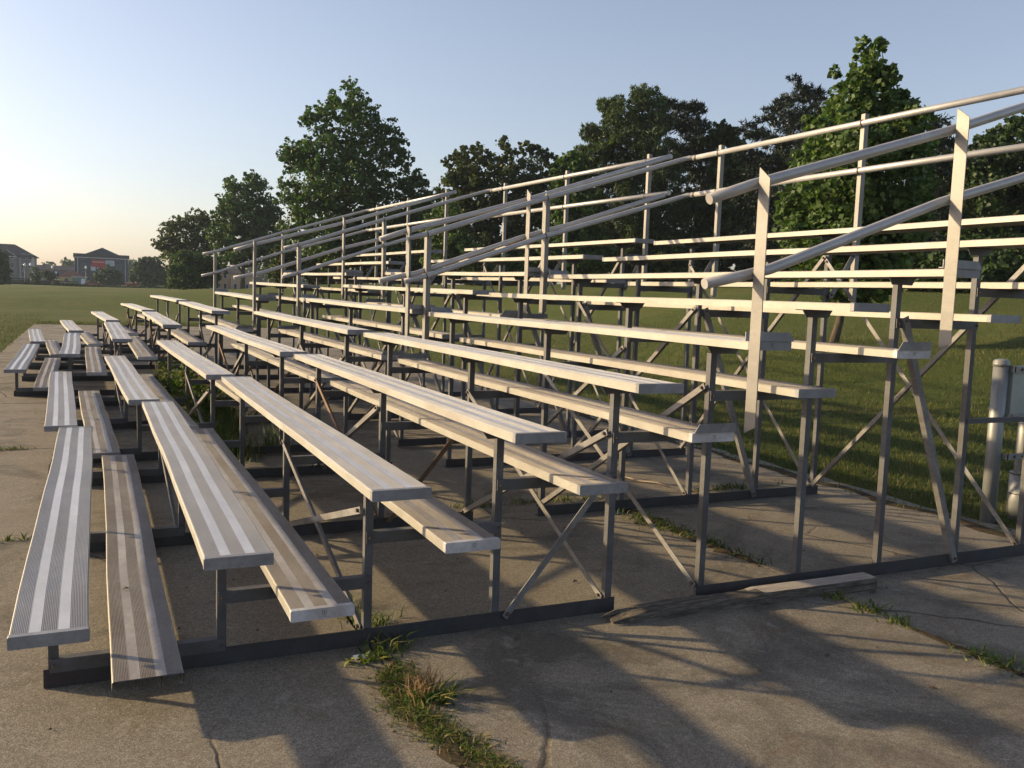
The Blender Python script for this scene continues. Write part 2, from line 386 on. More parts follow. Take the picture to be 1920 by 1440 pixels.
def make_bleacher(loc, rz, rows, L, frames, offs, seed, label, near_rail=True, far_rail=True, name='bleacher', foot_over={}, braces=1):
    rs = random.Random(seed); root = empty(name, loc, rz); tag(root, label, 'bleacher', 'metal bleachers in a curved row')
    for k in range(1, rows+1):
        y0 = offs.get(('s', k), rs.uniform(-.03, .03)); y1 = L+rs.uniform(-.02, .02)
        o, a, b = make_board('seat_board', y0+.012, y1-.012, False, root, rs)
        o.location = (T*(k-1), 0, seat_z(k)); dxa = sum(q[0] for q in a)/len(a)-sum(q[0] for q in PROF)/len(PROF); dxb = sum(q[0] for q in b)/len(b)-sum(q[0] for q in PROF)/len(PROF)
        cap(o, y0+.014, False, -1, dxa, pale=False, mark=(k in (6,) and seed == 1)); cap(o, y1-.014, False, 1, dxb)
    for k in range(2, rows+1):
        y0 = offs.get(('f', k), rs.uniform(-.04, .04)); y1 = L-.05+rs.uniform(-.03, .03)
        o, a, b = make_board('foot_board', y0+.012, y1-.012, True, root, rs)
        o.location = (T*(k-2)+FO, 0, foot_z(k)); mu = sum(q[0] for q in PROF)/len(PROF); dxa = sum(q[0] for q in a)/len(a)-mu; dxb = sum(q[0] for q in b)/len(b)-mu
        if not (seed == 1 and k == 2): cap(o, y0+.014, True, -1, dxa, pale=(k in (3, 4, 6, 8)), mark=(k in (3, 4, 6, 8) and seed <= 2))
        cap(o, y1-.014, True, 1, dxb)
    A = .036; t_ = .005; top = rows
    for vf in frames:
        fr = MB(); H = .072
        segs = [(1, 5), (6, 10)] if rows == 10 else [(1, 5)]
        for (k0, k1) in segs:
            fr.sweep((post_u(k0)-.035, vf-A/2-.006, .004), (post_u(k1)+.035, vf-A/2-.006, .004), [(0, 0), (.055, 0), (.055, .005), (.005, .005), (.005, H), (0, H)], (0, 1, 0), (0, 0, 1))
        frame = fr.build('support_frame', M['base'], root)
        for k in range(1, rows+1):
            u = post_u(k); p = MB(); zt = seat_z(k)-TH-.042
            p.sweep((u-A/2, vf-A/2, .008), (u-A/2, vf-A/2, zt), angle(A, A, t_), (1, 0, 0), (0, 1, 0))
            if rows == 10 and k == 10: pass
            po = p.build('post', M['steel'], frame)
            q = MB(); wv = .105; x0 = T*(k-1)
            q.prism([(x0-wv, 0, seat_z(k)-TH-.002), (x0-wv+.028, 0, seat_z(k)-TH-.043), (x0+wv-.028, 0, seat_z(k)-TH-.043), (x0+wv, 0, seat_z(k)-TH-.002)], (0, vf-A/2-.008, 0), (0, .005, 0))
            q.box(x0-wv, x0+wv, vf-A/2-.003, vf+.03, seat_z(k)-TH-.006, seat_z(k)-TH-.0015)
            q.build('seat_bracket', M['steel'], frame)
        for k in range(2, rows+1):
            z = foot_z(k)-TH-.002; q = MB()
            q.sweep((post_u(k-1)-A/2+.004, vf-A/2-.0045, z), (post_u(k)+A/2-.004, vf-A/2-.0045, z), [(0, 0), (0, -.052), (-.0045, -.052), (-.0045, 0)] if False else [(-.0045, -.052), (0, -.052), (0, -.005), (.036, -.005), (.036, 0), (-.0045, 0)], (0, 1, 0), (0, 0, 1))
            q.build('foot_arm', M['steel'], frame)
            if vf == frames[0] and seed <= 2:
                for uu in (post_u(k-1), post_u(k)):
                    q = MB(); bolt(q, (uu+.002, vf-A/2-.0095, z-.027), (0, -1, 0), .0075); q.build('bolt', M['bolt'], frame)
        # in-plane braces of the frame
        brace(frame, (post_u(4)+.04, vf-.04, .05), (post_u(5)-.035, vf-.04, .70), 'u', M['rusty'] if vf > 1 else M['brace'], name='diagonal_brace')
        if rows == 10:
            brace(frame, (post_u(9)-.03, vf-.045, .03), (post_u(8)+.035, vf-.045, 1.50), 'u', w=.042, name='diagonal_brace')
            q = MB(); q.sweep((post_u(9), vf-A/2-.006, .90), (post_u(10)+.02, vf-A/2-.006, .90), angle(.03, .03, .004), (0, 1, 0), (0, 0, -1)); q.build('stretcher', M['steel'], frame)
            # arm and kicker that carry the back rail post
            q = MB(); zt = seat_z(10)-TH-.005; ub = 5.775
            q.sweep((post_u(10)+.02, vf-A/2-.006, zt-.10), (ub+.04, vf-A/2-.006, zt-.10), [(0, 0), (0, -.045), (.004, -.045), (.004, -.004), (.036, -.004), (.036, 0)], (0, 1, 0), (0, 0, 1)); q.build('back_arm', M['steel'], frame)
            brace(frame, (post_u(10)+.01, vf-.045, 1.62), (ub-.03, vf-.045, zt-.13), 'u', w=.045, name='diagonal_brace')
    # braces between frames
    f = frames
    def vb(k, i, za, zb, mat=None):   # za at nearer frame, zb at farther frame
        u = post_u(k)-.03 if za < zb else post_u(k)-.0385
        brace(root, (u, f[i], za), (u, f[i+1], zb), 'v', mat)
    pairs = [(3, 0, .62, .95), (5, 0, .93, .80), (2, 1, .33, .3)]
    for k, hi in ((3, .60), (5, .90)):
        vb(k, 0, .07, hi); vb(k, 0, hi, .07, None)
    vb(4, 1, .07, .80, M['rusty']); vb(4, 1, .80, .07); vb(2, 1, .06, .40)
    if rows == 10:
        vb(6, 0, .07, 1.03); vb(6, 0, 1.12, .07); vb(10, 0, .06, 1.92); vb(10, 0, 1.95, .06); vb(10, 1, .06, 1.92); vb(10, 1, 1.95, .06)
        vb(8, 1, .07, 1.53); vb(8, 1, 1.5, .07); vb(7, 1, 1.2, .07)
    # guard rails
    if rows == 10:
        def post(mat, u, v, z0, z1, side):
            mb = MB(); W = .072; s = side; t1 = .005; y0 = v; y1 = v-s*W
            pl = [(u, y0, z0+.06), (u, y0, z1-.075), (u, y1, z1), (u, y1, z0)] if False else [(u, y1, z0+.035), (u, y0, z0), (u, y0, z1), (u, y1, z1-.055)]
            mb.prism(pl, (0, 0, 0), (t1, 0, 0))
            mb.box(u+t1, u+.045, min(y0, y0-s*t1), max(y0, y0-s*t1), z0+.05, z1-.03)
            return mb
        near_paths = [[(2.597, 1.994), (2.83, 2.076), (4.045, 2.442), (4.55, 2.612), (5.75, 3.02)], [(2.597, 1.624), (2.83, 1.674), (2.958, 1.704), (4.03, 2.088), (4.593, 2.252), (5.70, 2.62)]]
        far_paths = [[(2.72, 2.028), (2.914, 2.078), (4.119, 2.497), (5.67, 3.005)], [(2.70, 1.64), (2.92, 1.70), (4.077, 2.119), (5.67, 2.62)]]
        for side, paths, yv, on in ((1, near_paths, -.045, near_rail), (-1, far_paths, L+.05, far_rail)):
            if not on: continue
            for pi_, path in enumerate(paths):
                mb = MB(); y = yv+side*.032
                pts = [(a, y, b) for a, b in path]
                if side < 0 or seed != 1:
                    pass
                if side < 0:     # elbow into the back rail
                    pts += [(5.735, y-.03, (3.025, 2.645)[pi_]), (5.75, y-.10, (3.022, 2.643)[pi_])]
                mb.tube(pts, .0245, 14)
                rail = mb.build('guard_rail', M['pipe'], root)
                # dark clamps round the pipe at the posts
                for uu in (() if side > 0 else (2.918, 4.13)):
                    zz = np.interp(uu, [q[0] for q in path], [q[1] for q in path]); du = 1; dz = .322
                    d = Vector((1, 0, .32)).normalized()
                    cl = MB(); cl.tube([Vector((uu-.01, y, zz-.0032))-d*.005, Vector((uu-.01, y, zz-.0032))+d*.005], .0285, 14)
                    cl.build('clamp', M['bolt'], rail)
            for i, uu in enumerate((2.84, 4.06) if side > 0 else (2.918, 4.13)):
                kf, ks = (6, 6) if i == 0 else (8, 8)
                mb = post(None, uu, yv if side > 0 else yv, foot_z(kf)+.012 if True else 0, (2.15, 2.55)[i], side)
                p = mb.build('rail_post', M['railpost'], root)
                # kick plates that fix the post to footboard and seat board
                for (ua, ub_, zz, ch) in ((T*(kf-2)+FO-BW/2, uu+.02, foot_z(kf), 0), (uu+.04, T*(ks-1)+BW/2+.004, seat_z(ks), 1)):
                    yk = (offs.get(('f' if ch == 0 else 's', kf), 0)-.012) if side > 0 else L-.035 if ch == 0 else L-.01
                    yk = yk-.001
                    q = MB(); h = .046; c_ = .028
                    pl = [(ua, 0, zz-.02), (ub_, 0, zz-.02), (ub_, 0, zz+h), (ua+c_, 0, zz+h), (ua, 0, zz+.004)] if ch == 0 else [(ua, 0, zz-.0), (ub_, 0, zz-.0), (ub_, 0, zz+.012), (ub_-c_, 0, zz+h), (ua, 0, zz+h)]
                    pl = [(x, y_, max(z_, zz+.003)) for x, y_, z_ in pl]
                    q.prism(pl, (0, yk+.004, 0), (0, .004, 0)); q.box(ua+.01, ub_-.01, yk+.008, yk+.04, zz+.003, zz+.007)
                    q.build('kick_plate', M['cap'], root)
        for zi, z in enumerate((3.02, 2.645)):
            mb = MB(); y1 = L-.10 if far_rail else L; mb.tube([(5.75, -.03, z), (5.75, y1, z)], .0245, 14)
            rail = mb.build('back_rail', M['pipe'], root)
            for vf in frames:
                cl = MB(); cl.tube([(5.75, vf-.03, z), (5.75, vf-.02, z)], .0285, 14); cl.build('clamp', M['bolt'], rail)
            cl = MB(); cl.tube([(5.75, y1-.03, z), (5.75, y1+.03, z)], .028, 14); cl.build('coupling', M['railpost'], rail)
        for vf in frames:
            mb = MB(); mb.sweep((5.776, vf-.02, 1.60), (5.776, vf-.02, 3.10), angle(.04, .045, .005), (0, 1, 0), (1, 0, 0)); mb.build('back_post', M['railpost'], root)
    return root
OFF1 = {('f', 2): 0.0, ('f', 3): -.040, ('f', 4): -.012, ('f', 5): -.005, ('f', 6): .047, ('f', 7): .044, ('f', 8): .020, ('f', 9): -.032,
        ('s', 1): -.076, ('s', 2): -.052, ('s', 3): -.015, ('s', 4): .013, ('s', 5): .041, ('s', 6): .038, ('s', 7): .024, ('s', 8): .006, ('s', 9): 0, ('s', 10): 0}
b1 = make_bleacher((0, 0, 0), 0, 10, 4.54, (.42, 2.25, 4.08), OFF1, 1, 'tall aluminium bleacher nearest the camera, its board ends pointing at the viewer')
b2 = make_bleacher((-.101, 4.581, 0), .0313, 10, 4.42, (.42, 2.2, 3.98), {}, 2, 'tall aluminium bleacher right behind the nearest one, weeds growing under its front rows')
b3 = make_bleacher((-.755, 9.28, .036), .0132, 10, 4.43, (.42, 2.2, 3.98), {}, 3, 'tall aluminium bleacher third along the row, farthest of those with guard rails')
b4 = make_bleacher((-.770, 14.51, .066), .0669, 5, 3.95, (.42, 2.0, 3.55), {}, 4, 'low five row aluminium bleacher at the far end, without guard rails')
for b, tl in ((b2, (.0055, .0078)), (b3, (-.002, .0085)), (b4, (.003, .008))):
    b.rotation_euler = (tl[1], -tl[0], b.rotation_euler.z)

# ------------------------------------------------------------------ leaves
def leaf_mat(name, c0, c1, c2, trans=.35):
    t = NT(name); ge = t.n('ShaderNodeNewGeometry'); v = t.coord()
    c = t.ramp(ge.outputs['Random Per Island'], [(.0, c0), (.5, c1), (.86, c1), (1., c2)])
    cn = t.ramp(t.noise(v, .9, 4, .7), [(.3, (.55, .6, .6)), (.7, (1.35, 1.3, 1.15))])
    c = t.mix(c, cn, 1., 'MULTIPLY'); t.set(c, .55, 0, .35)
    tr = t.n('ShaderNodeBsdfTranslucent'); t.l(t.mix(c, (1.1, 1.25, .5), 1., 'MULTIPLY'), tr.inputs[0])
    mx = t.n('ShaderNodeMixShader'); mx.inputs[0].default_value = trans; t.l(t.b.outputs[0], mx.inputs[1]); t.l(tr.outputs[0], mx.inputs[2]); t.l(mx.outputs[0], t.out.inputs[0])
    return t.mat
M['leaf_dark'] = leaf_mat('dark_leaves', (.024, .05, .015), (.042, .08, .023), (.08, .115, .035), .25)
M['leaf_mid'] = leaf_mat('green_leaves', (.034, .07, .017), (.06, .115, .027), (.11, .165, .042), .3)
M['leaf_light'] = leaf_mat('light_green_leaves', (.055, .098, .027), (.095, .155, .045), (.19, .25, .09), .35)
M['leaf_olive'] = leaf_mat('olive_leaves', (.042, .058, .018), (.072, .096, .03), (.12, .135, .045), .3)
M['leaf_feather'] = leaf_mat('narrow_leaves', (.035, .06, .022), (.06, .095, .034), (.11, .14, .055), .35)
M['needle'] = leaf_mat('pine_needles', (.008, .018, .012), (.014, .028, .018), (.026, .045, .026), .1)
def bark_mat(name, a, b):
    t = NT(name); v = t.coord((1, 1, .25)); t.bump(t.noise(v, 14, 6, .7), .8, .03); return t.set(t.ramp(t.noise(v, 9, 6, .7), [(.3, a), (.7, b)]), .95, 0, .1)
M['bark'] = bark_mat('tree_bark', (.05, .038, .03), (.14, .115, .09))

def leaves(rs, blobs, n, size, aspect, up=.25, droop=0, tip=False, loose=.28):
    """blobs: (x, y, z, r); leaf clumps scattered through every blob's shell, leaves scattered through every clump"""
    B = np.array(blobs); w = B[:, 3]**1.75; w = w/w.sum(); cnt = rs.multinomial(n, w); Vs = []
    for (x, y, z, r), c in zip(B, cnt):
        if c == 0: continue
        nc = max(7, int(12+r*12)); d = rs.normal(size=(nc, 3)); d /= np.linalg.norm(d, axis=1)[:, None]
        rad = r*(.25+.95*rs.rand(nc)**.6); cc = np.array([x, y, z])+d*rad[:, None]*np.array([1, 1, .9]); cr = np.minimum(r*rs.uniform(.12, .36, nc), .75)
        if tip: cc = np.array([x, y, z])+(cc-np.array([x, y, z]))*np.array([1.3, 1.3, .55])
        ci = rs.randint(0, nc, c); dd = rs.normal(size=(c, 3)); dd /= np.linalg.norm(dd, axis=1)[:, None]
        lo = rs.rand(c) < loose; P0 = np.array([x, y, z])+dd*(r*(.45+.62*rs.rand(c)**.7))[:, None]*np.array([1, 1, .92])
        P = cc[ci]+dd*(cr[ci]*(.3+.7*rs.rand(c)**.5))[:, None]*np.array([1, 1, .7]); P = np.where(lo[:, None], P0, P)
        nrm = dd*.55+rs.normal(size=(c, 3))*.55+np.array([0, 0, up]); nrm /= np.linalg.norm(nrm, axis=1)[:, None]
        a = np.cross(nrm, rs.normal(size=(c, 3))); 
        if tip: a = dd+rs.normal(size=(c, 3))*.35+np.array([0, 0, .35])
        a /= np.linalg.norm(a, axis=1)[:, None]; b = np.cross(nrm, a); b /= np.maximum(np.linalg.norm(b, axis=1)[:, None], 1e-6)
        a = a+np.array([0, 0, -droop]); s = size*rs.uniform(.6, 1.35, c)[:, None]
        Vs.append(np.stack([P-a*s*.5, P+b*s*.5*aspect+a*s*.05, P+a*s*.55, P-b*s*.5*aspect+a*s*.05], 1))
    V = np.concatenate(Vs).reshape(-1, 3); return V, np.arange(len(V)).reshape(-1, 4)

def make_tree(name, label, base, blobs, mat, n, size, aspect=.75, trunk_r=.2, depth=.6, seed=0, cat='tree', group='trees beyond the bleachers', lean=0., kind='leaf', z0=-.3, limbs=True, extra=1.0):
    rs = np.random.RandomState(seed); root = empty(name, base); tag(root, label, cat, group)
    vd = Vector((base[0]-CAM.x, base[1]-CAM.y)).normalized(); lat = Vector((vd.y, -vd.x))
    xs = [b[0] for b in blobs]; W = (max(xs)-min(xs))/2+.3
    B3 = []
    for (x, z, r) in blobs:
        half = max(.05, W*depth*max(.25, 1-abs(x)/(W*1.35)))
        reps = 1 if r < W*.16 else 2
        for q in range(reps):
            dp = rs.uniform(-half, half) if reps == 1 else (-1 if q else 1)*rs.uniform(.1, 1)*half
            B3.append((lat.x*x+vd.x*dp, lat.y*x+vd.y*dp, z, r*extra*(1 if q == 0 else .92)))
    V, Fq = leaves(rs, B3, n, size, aspect, tip=(kind == 'pine'), up=.25 if kind != 'pine' else .1, droop=.35 if kind == 'feather' else 0, loose=.3 if kind == 'feather' else (.22 if mat is M['leaf_light'] else .1))
    crown = np_mesh('crown', V, Fq, mat, root)
    mb = MB(); top = max(b[2] for b in B3)*.82; bx = sum(b[0] for b in B3)/len(B3); by = sum(b[1] for b in B3)/len(B3); pts = []; rad = []
    for i in range(8):
        q = i/7; pts.append((bx*q*q+lean*math.sin(q*2.2)*lat.x+rs.uniform(-.03, .03)*top*.3, by*q*q+lean*math.sin(q*2.2)*lat.y+rs.uniform(-.03, .03)*top*.3, z0+(top-z0)*q)); rad.append(trunk_r*(1.25 if i == 0 else 1-.86*q))
    mb.tube(pts, rad, 9)
    if limbs:
        order = sorted(range(len(B3)), key=lambda i: -B3[i][3])[:26]
        for i in order:
            x, y, z, r = B3[i]; q = min(.9, max(.12, (z-r*.9-z0)/(top-z0)*.8)); k = min(6, int(q*7)); f = q*7-k
            s = Vector(pts[k]).lerp(Vector(pts[k+1]), f); e = Vector((x, y, z)); mid = s.lerp(e, .5)+Vector((0, 0, -.08*(e-s).length))+Vector(rs.uniform(-.06, .06, 3))*(e-s).length
            r0 = trunk_r*(1-.86*q)*.5; mb.tube([s, mid, e], [r0, r0*.6, r0*.2], 5)
            for w in range(3):
                ee = e+Vector(rs.normal(size=3))*r*.5; mb.tube([mid.lerp(e, .4+.2*w), ee], [r0*.35, r0*.08], 4)
    mb.build('trunk', M['bark'], root)
    return root

TREES = {
'T1' : (9.75,106.31,0.85,[(0.87,8.55,0.92),(2.02,8.32,0.92),(-0.28,7.87,0.79),(1.44,7.07,1.45),(-1.14,7.52,0.92),(-1.99,6.87,0.99),(-0.28,6.06,1.64),(-2.56,5.34,0.99),(-1.71,5.08,1.31),(2.32,5.9,1.45),(1.45,4.33,1.97),(-0.57,3.63,1.97)]) ,
'T1b' : (10.04,100.26,0.97,[(-1.09,3.07,1.12),(-0.82,1.93,1.74),(0.82,1.42,1.55),(-1.91,1.03,1.12),(1.65,2.62,1.37),(0.27,3.13,1.24)]) ,
'T2' : (14.45,95.71,1.22,[(-1.13,11.0,0.84),(0.75,11.69,0.72),(1.19,10.89,1.31),(-0.86,9.37,1.55),(1.85,8.98,1.49),(-1.92,7.91,1.19),(0.5,7.5,2.39),(2.95,8.2,1.08),(-2.18,5.68,1.49),(-0.3,4.66,2.39),(2.42,5.92,2.09),(-1.37,3.6,1.43),(1.34,4.29,1.67),(3.65,4.29,1.43)]) ,
'T3' : (15.31,56.85,1.68,[(0.31,13.41,0.56),(-0.19,11.99,1.11),(0.92,12.07,0.96),(-1.58,12.05,0.52),(-1.74,11.01,1.04),(0.53,10.65,1.48),(1.57,11.24,0.74),(-2.53,10.77,0.52),(-3.43,8.81,0.81),(-2.4,8.71,1.11),(-2.91,8.33,1.11),(-0.84,8.82,1.67),(1.26,8.95,1.56),(2.46,10.77,0.74),(2.83,10.27,1.04),(3.72,10.08,0.59),(3.39,9.07,1.04),(3.93,8.75,0.67),(-1.51,7.03,1.67),(0.6,6.8,1.67),(2.36,7.25,1.41),(-3.75,6.71,0.52),(-3.23,5.87,1.04),(-1.48,4.92,1.85),(0.63,5.03,1.85),(2.75,5.49,1.67),(4.5,7.36,0.93),(5.03,7.74,0.52),(5.24,6.32,1.11),(-2.86,3.79,1.3),(-0.76,3.19,1.85),(2.07,3.67,1.85),(4.58,4.14,1.48)]) ,
'T3b' : (21.94,63.26,1.96,[(1.08,6.08,1.25),(-0.1,4.4,1.67),(1.55,3.66,1.67),(-2.5,2.68,1.67),(-4.89,1.77,1.59),(-7.08,2.16,1.25),(-0.86,1.93,1.46),(2.01,1.63,1.25),(-3.28,1.22,1.17)]) ,
'T4' : (22.82,47.94,2.17,[(-2.38,7.67,0.6),(-3.2,7.53,0.4),(-1.25,8.03,0.6),(0.21,8.32,0.54),(1.52,8.36,0.47),(2.35,8.17,0.54),(3.02,7.83,0.47),(-1.86,6.63,1.27),(0.43,6.88,1.34),(2.41,6.62,1.17),(-2.82,5.94,1.0),(-1.16,5.04,1.51),(1.49,4.81,1.67),(-2.78,4.32,1.34),(-1.09,3.08,1.51),(1.56,2.85,1.51),(-2.89,2.36,1.17),(3.15,4.54,1.17)]) ,
'T4b' : (18.93,45.22,2.01,[(-0.42,4.12,0.78),(-1.01,3.19,0.93),(-0.07,2.62,1.09),(0.87,1.74,0.93),(-0.97,1.67,0.93),(2.42,1.49,0.93),(3.96,1.24,0.78)]) ,
'T5' : (26.9,38.98,2.27,[(0.78,10.61,0.39),(0.09,10.13,0.6),(-1.06,10.12,0.36),(-1.61,9.69,0.54),(-0.87,9.14,0.84),(0.7,9.29,1.08),(-2.42,8.26,0.54),(-1.25,8.0,1.08),(0.49,7.74,1.34),(-2.95,7.25,0.48),(-2.21,6.83,0.96),(-0.58,6.01,1.34),(1.44,6.04,1.34),(-3.18,5.66,0.78),(-2.25,4.53,1.19),(-0.19,4.01,1.34),(1.83,4.05,1.34),(-2.16,2.5,1.19),(-0.1,2.13,1.19),(1.92,2.18,1.19)]) ,
'P1' : (32.38,40.06,2.4,[(-2.4,10.58,0.45),(-1.47,10.33,0.45),(-0.71,10.33,0.45),(-1.74,9.52,0.84),(-0.81,9.21,0.71),(-0.28,9.58,0.29),(-0.39,8.31,0.71),(-1.33,7.69,1.16),(0.5,7.55,0.65),(0.9,8.46,0.39),(0.25,6.48,1.16),(1.19,6.03,0.9),(-0.57,4.95,1.45),(0.98,4.35,1.29),(-0.46,2.79,1.29),(1.09,2.36,1.23)]) ,
'P2' : (30.97,30.88,2.41,[(-0.37,9.74,0.25),(-0.1,9.36,0.49),(-0.81,8.93,0.47),(-1.29,8.69,0.33),(0.65,9.14,0.49),(-0.52,8.3,0.77),(-1.75,8.07,0.33),(-2.49,7.9,0.3),(-2.73,7.65,0.22),(-1.96,7.44,0.49),(-0.94,7.17,0.88),(0.48,7.9,0.99),(-2.4,6.42,0.55),(-1.36,5.9,0.99),(0.11,6.15,1.24),(1.53,6.63,1.24),(-1.77,4.37,1.1),(-0.26,4.12,1.24),(1.21,4.12,1.24),(-1.4,2.3,1.1),(0.37,1.95,1.1)]) ,
'T6' : (12.79,9.55,0.9,[(0.32,5.43,0.09),(0.2,5.25,0.12),(0.47,5.21,0.13),(0.35,5.0,0.24),(0.14,4.8,0.19),(0.59,4.85,0.19),(-0.22,4.86,0.1),(0.02,4.49,0.3),(0.48,4.52,0.35),(0.83,4.58,0.19),(1.02,4.43,0.16),(-0.2,4.35,0.19),(0.14,4.05,0.45),(0.69,4.03,0.45),(1.14,4.0,0.26),(1.23,4.15,0.13),(-0.41,3.87,0.28),(-0.0,3.48,0.48),(0.65,3.37,0.54),(1.13,3.45,0.34),(1.39,3.61,0.15),(-0.61,3.29,0.27),(-0.25,2.89,0.48),(0.42,2.69,0.59),(1.0,2.78,0.48),(-0.82,2.94,0.15),(-0.64,2.4,0.39),(-0.1,2.1,0.48),(0.65,2.01,0.54),(1.1,2.11,0.39),(-1.0,2.61,0.16),(-0.81,1.99,0.28),(-0.35,1.6,0.43),(0.32,1.41,0.48),(0.91,1.52,0.39),(-0.03,0.96,0.22),(0.36,0.87,0.3),(0.76,1.08,0.26),(-0.61,1.14,0.22)]) ,
'T8' : (30.3,19.86,2.36,[(-0.98,4.65,0.54),(-1.19,3.87,0.73),(0.14,5.0,0.59),(-1.45,4.96,0.57),(-0.56,4.93,0.64),(-0.33,5.5,0.39),(0.26,5.67,0.5),(0.78,6.02,0.5),(-1.76,4.28,0.91),(-0.47,3.85,1.14),(0.7,4.4,1.02),(1.85,4.73,1.36),(-1.46,2.68,1.02),(-0.17,2.28,1.14),(1.03,2.46,1.02),(2.17,2.83,1.25),(-1.18,1.28,0.86),(0.09,1.09,0.91),(1.13,1.11,0.91)]) ,
'P3' : (26.16,18.63,2.23,[(0.09,4.31,0.49),(0.5,4.21,0.41),(-0.02,3.6,0.53),(-0.49,5.57,0.32),(-0.09,5.68,0.24),(-0.29,5.03,0.45),(-0.75,4.6,0.57),(0.05,4.93,0.32),(-0.37,3.88,0.65),(-0.98,3.17,0.71),(0.05,2.62,0.71),(-0.54,1.72,0.71)]) ,
'F1' : (31.66,35.55,2.4,[(-1.27,8.46,0.33),(-0.81,8.18,0.33),(-0.41,7.56,0.42),(-1.92,7.76,0.42),(-1.59,8.32,0.42),(-1.09,7.84,0.42),(-0.59,6.78,0.78),(-1.29,6.5,0.72),(-0.73,5.38,1.02),(0.34,5.94,0.84),(-1.52,4.53,1.08),(0.17,4.26,1.19),(-1.14,2.83,1.19),(0.54,2.58,1.19),(-2.51,1.94,1.08)]) ,
'F2' : (22.56,38.05,2.12,[(-0.4,6.44,0.42),(0.14,6.51,0.51),(-0.71,5.81,0.45),(0.04,5.7,0.62),(-0.35,5.14,0.62),(-0.59,4.19,0.73),(0.37,4.35,0.79),(-0.27,3.1,0.9),(0.72,2.72,0.95),(-0.78,2.13,0.84),(0.35,1.61,0.95),(1.45,1.65,0.95)]) ,
'S1' : (2.79,236.72,-0.09,[(0.03,3.62,1.86),(-1.16,2.66,1.72),(1.57,3.03,1.86),(-2.33,2.36,1.29),(2.63,2.17,1.43),(0.01,1.68,2.01)]) ,
'S2' : (10.84,201.46,0.22,[(-1.43,5.87,1.1),(0.86,5.76,1.22),(-0.19,4.81,1.96),(-2.06,3.84,1.71),(1.9,4.01,1.71),(-0.2,2.57,2.2),(-2.8,2.25,1.1),(2.53,2.46,1.22)]) ,
'S3' : (-15.45,186.09,0.12,[(-0.09,4.47,1.59),(-1.25,5.38,1.82),(0.22,2.54,1.59),(-0.98,2.0,2.27),(0.53,1.09,1.02)]) ,
'S4' : (-12.04,226.41,0.42,[(0.05,3.24,0.82),(-0.29,2.14,0.96),(0.45,1.82,0.96),(0.02,1.08,0.96)]) ,
}
G1 = 'trees along the edge of the lawn'
def T_(k): return TREES[k]
def tree(k, name, label, mat, n, size, **kw):
    x, y, z, bl = T_(k); return make_tree(name, label, (x, y, float(h_lawn(x, y))), [(a, b+z-float(h_lawn(x, y)), c) for a, b, c in bl], M[mat], n, size, group=kw.pop('group', G1), **kw)
tree('T3', 'broadleaf_tree', 'tallest dark green broadleaf tree of the tree line, sky showing through its crown', 'leaf_mid', 44000, .22, trunk_r=.32, seed=3)
tree('T3b', 'broadleaf_tree', 'low spreading tree behind the tallest tree, filling the gap below its crown', 'leaf_dark', 34000, .28, trunk_r=.2, seed=4)
tree('T2', 'broadleaf_tree', 'medium tall twin topped tree left of the tallest tree', 'leaf_mid', 27000, .29, trunk_r=.25, seed=5)
tree('T1', 'broadleaf_tree', 'open crowned small tree at the left end of the tree line', 'leaf_olive', 11500, .27, trunk_r=.2, seed=6)
tree('T1b', 'bushy_tree', 'low bushy tree standing in front of the open crowned tree at the left end', 'leaf_mid', 15000, .27, trunk_r=.15, seed=7)
tree('T4', 'broadleaf_tree', 'rounded wide olive green tree right of the tallest tree', 'leaf_olive', 44000, .20, trunk_r=.28, seed=8)
tree('T4b', 'bushy_tree', 'small yellowish green tree below the rounded olive green tree', 'leaf_light', 15000, .18, trunk_r=.12, seed=9)
tree('T5', 'feathery_tree', 'tall feathery light green tree with wispy top, beside the dark pines', 'leaf_feather', 72000, .26, aspect=.26, trunk_r=.2, seed=10, kind='feather')
tree('P1', 'pine_tree', 'dark pine with flat topped layered boughs just right of the feathery tree', 'needle', 42000, .30, aspect=.22, trunk_r=.22, seed=11, kind='pine')
tree('P2', 'pine_tree', 'dark pine with long stepped boughs behind the left side of the glossy light tree', 'needle', 48000, .26, aspect=.2, trunk_r=.2, seed=12, kind='pine')
tree('P3', 'pine_tree', 'narrow dark pine tip showing behind the right side of the glossy light tree', 'needle', 12000, .2, aspect=.2, trunk_r=.14, seed=13, kind='pine')
tree('F1', 'broadleaf_tree', 'dark tree filling the notch between the two dark pines', 'leaf_dark', 26000, .22, trunk_r=.18, seed=16)
tree('F2', 'broadleaf_tree', 'mid green tree just left of the feathery tree, lower than it', 'leaf_mid', 24000, .22, trunk_r=.18, seed=17)
tree('T8', 'broadleaf_tree', 'dense dark broadleaf tree at the right edge of the picture', 'leaf_dark', 46000, .16, trunk_r=.2, seed=14)
tree('T6', 'tulip_tree', 'cone shaped light green tree with big leaves and a leaning trunk, nearest of the trees', 'leaf_light', 46000, .098, aspect=.9, trunk_r=.085, seed=15, lean=.35, depth=.8, extra=1.18)
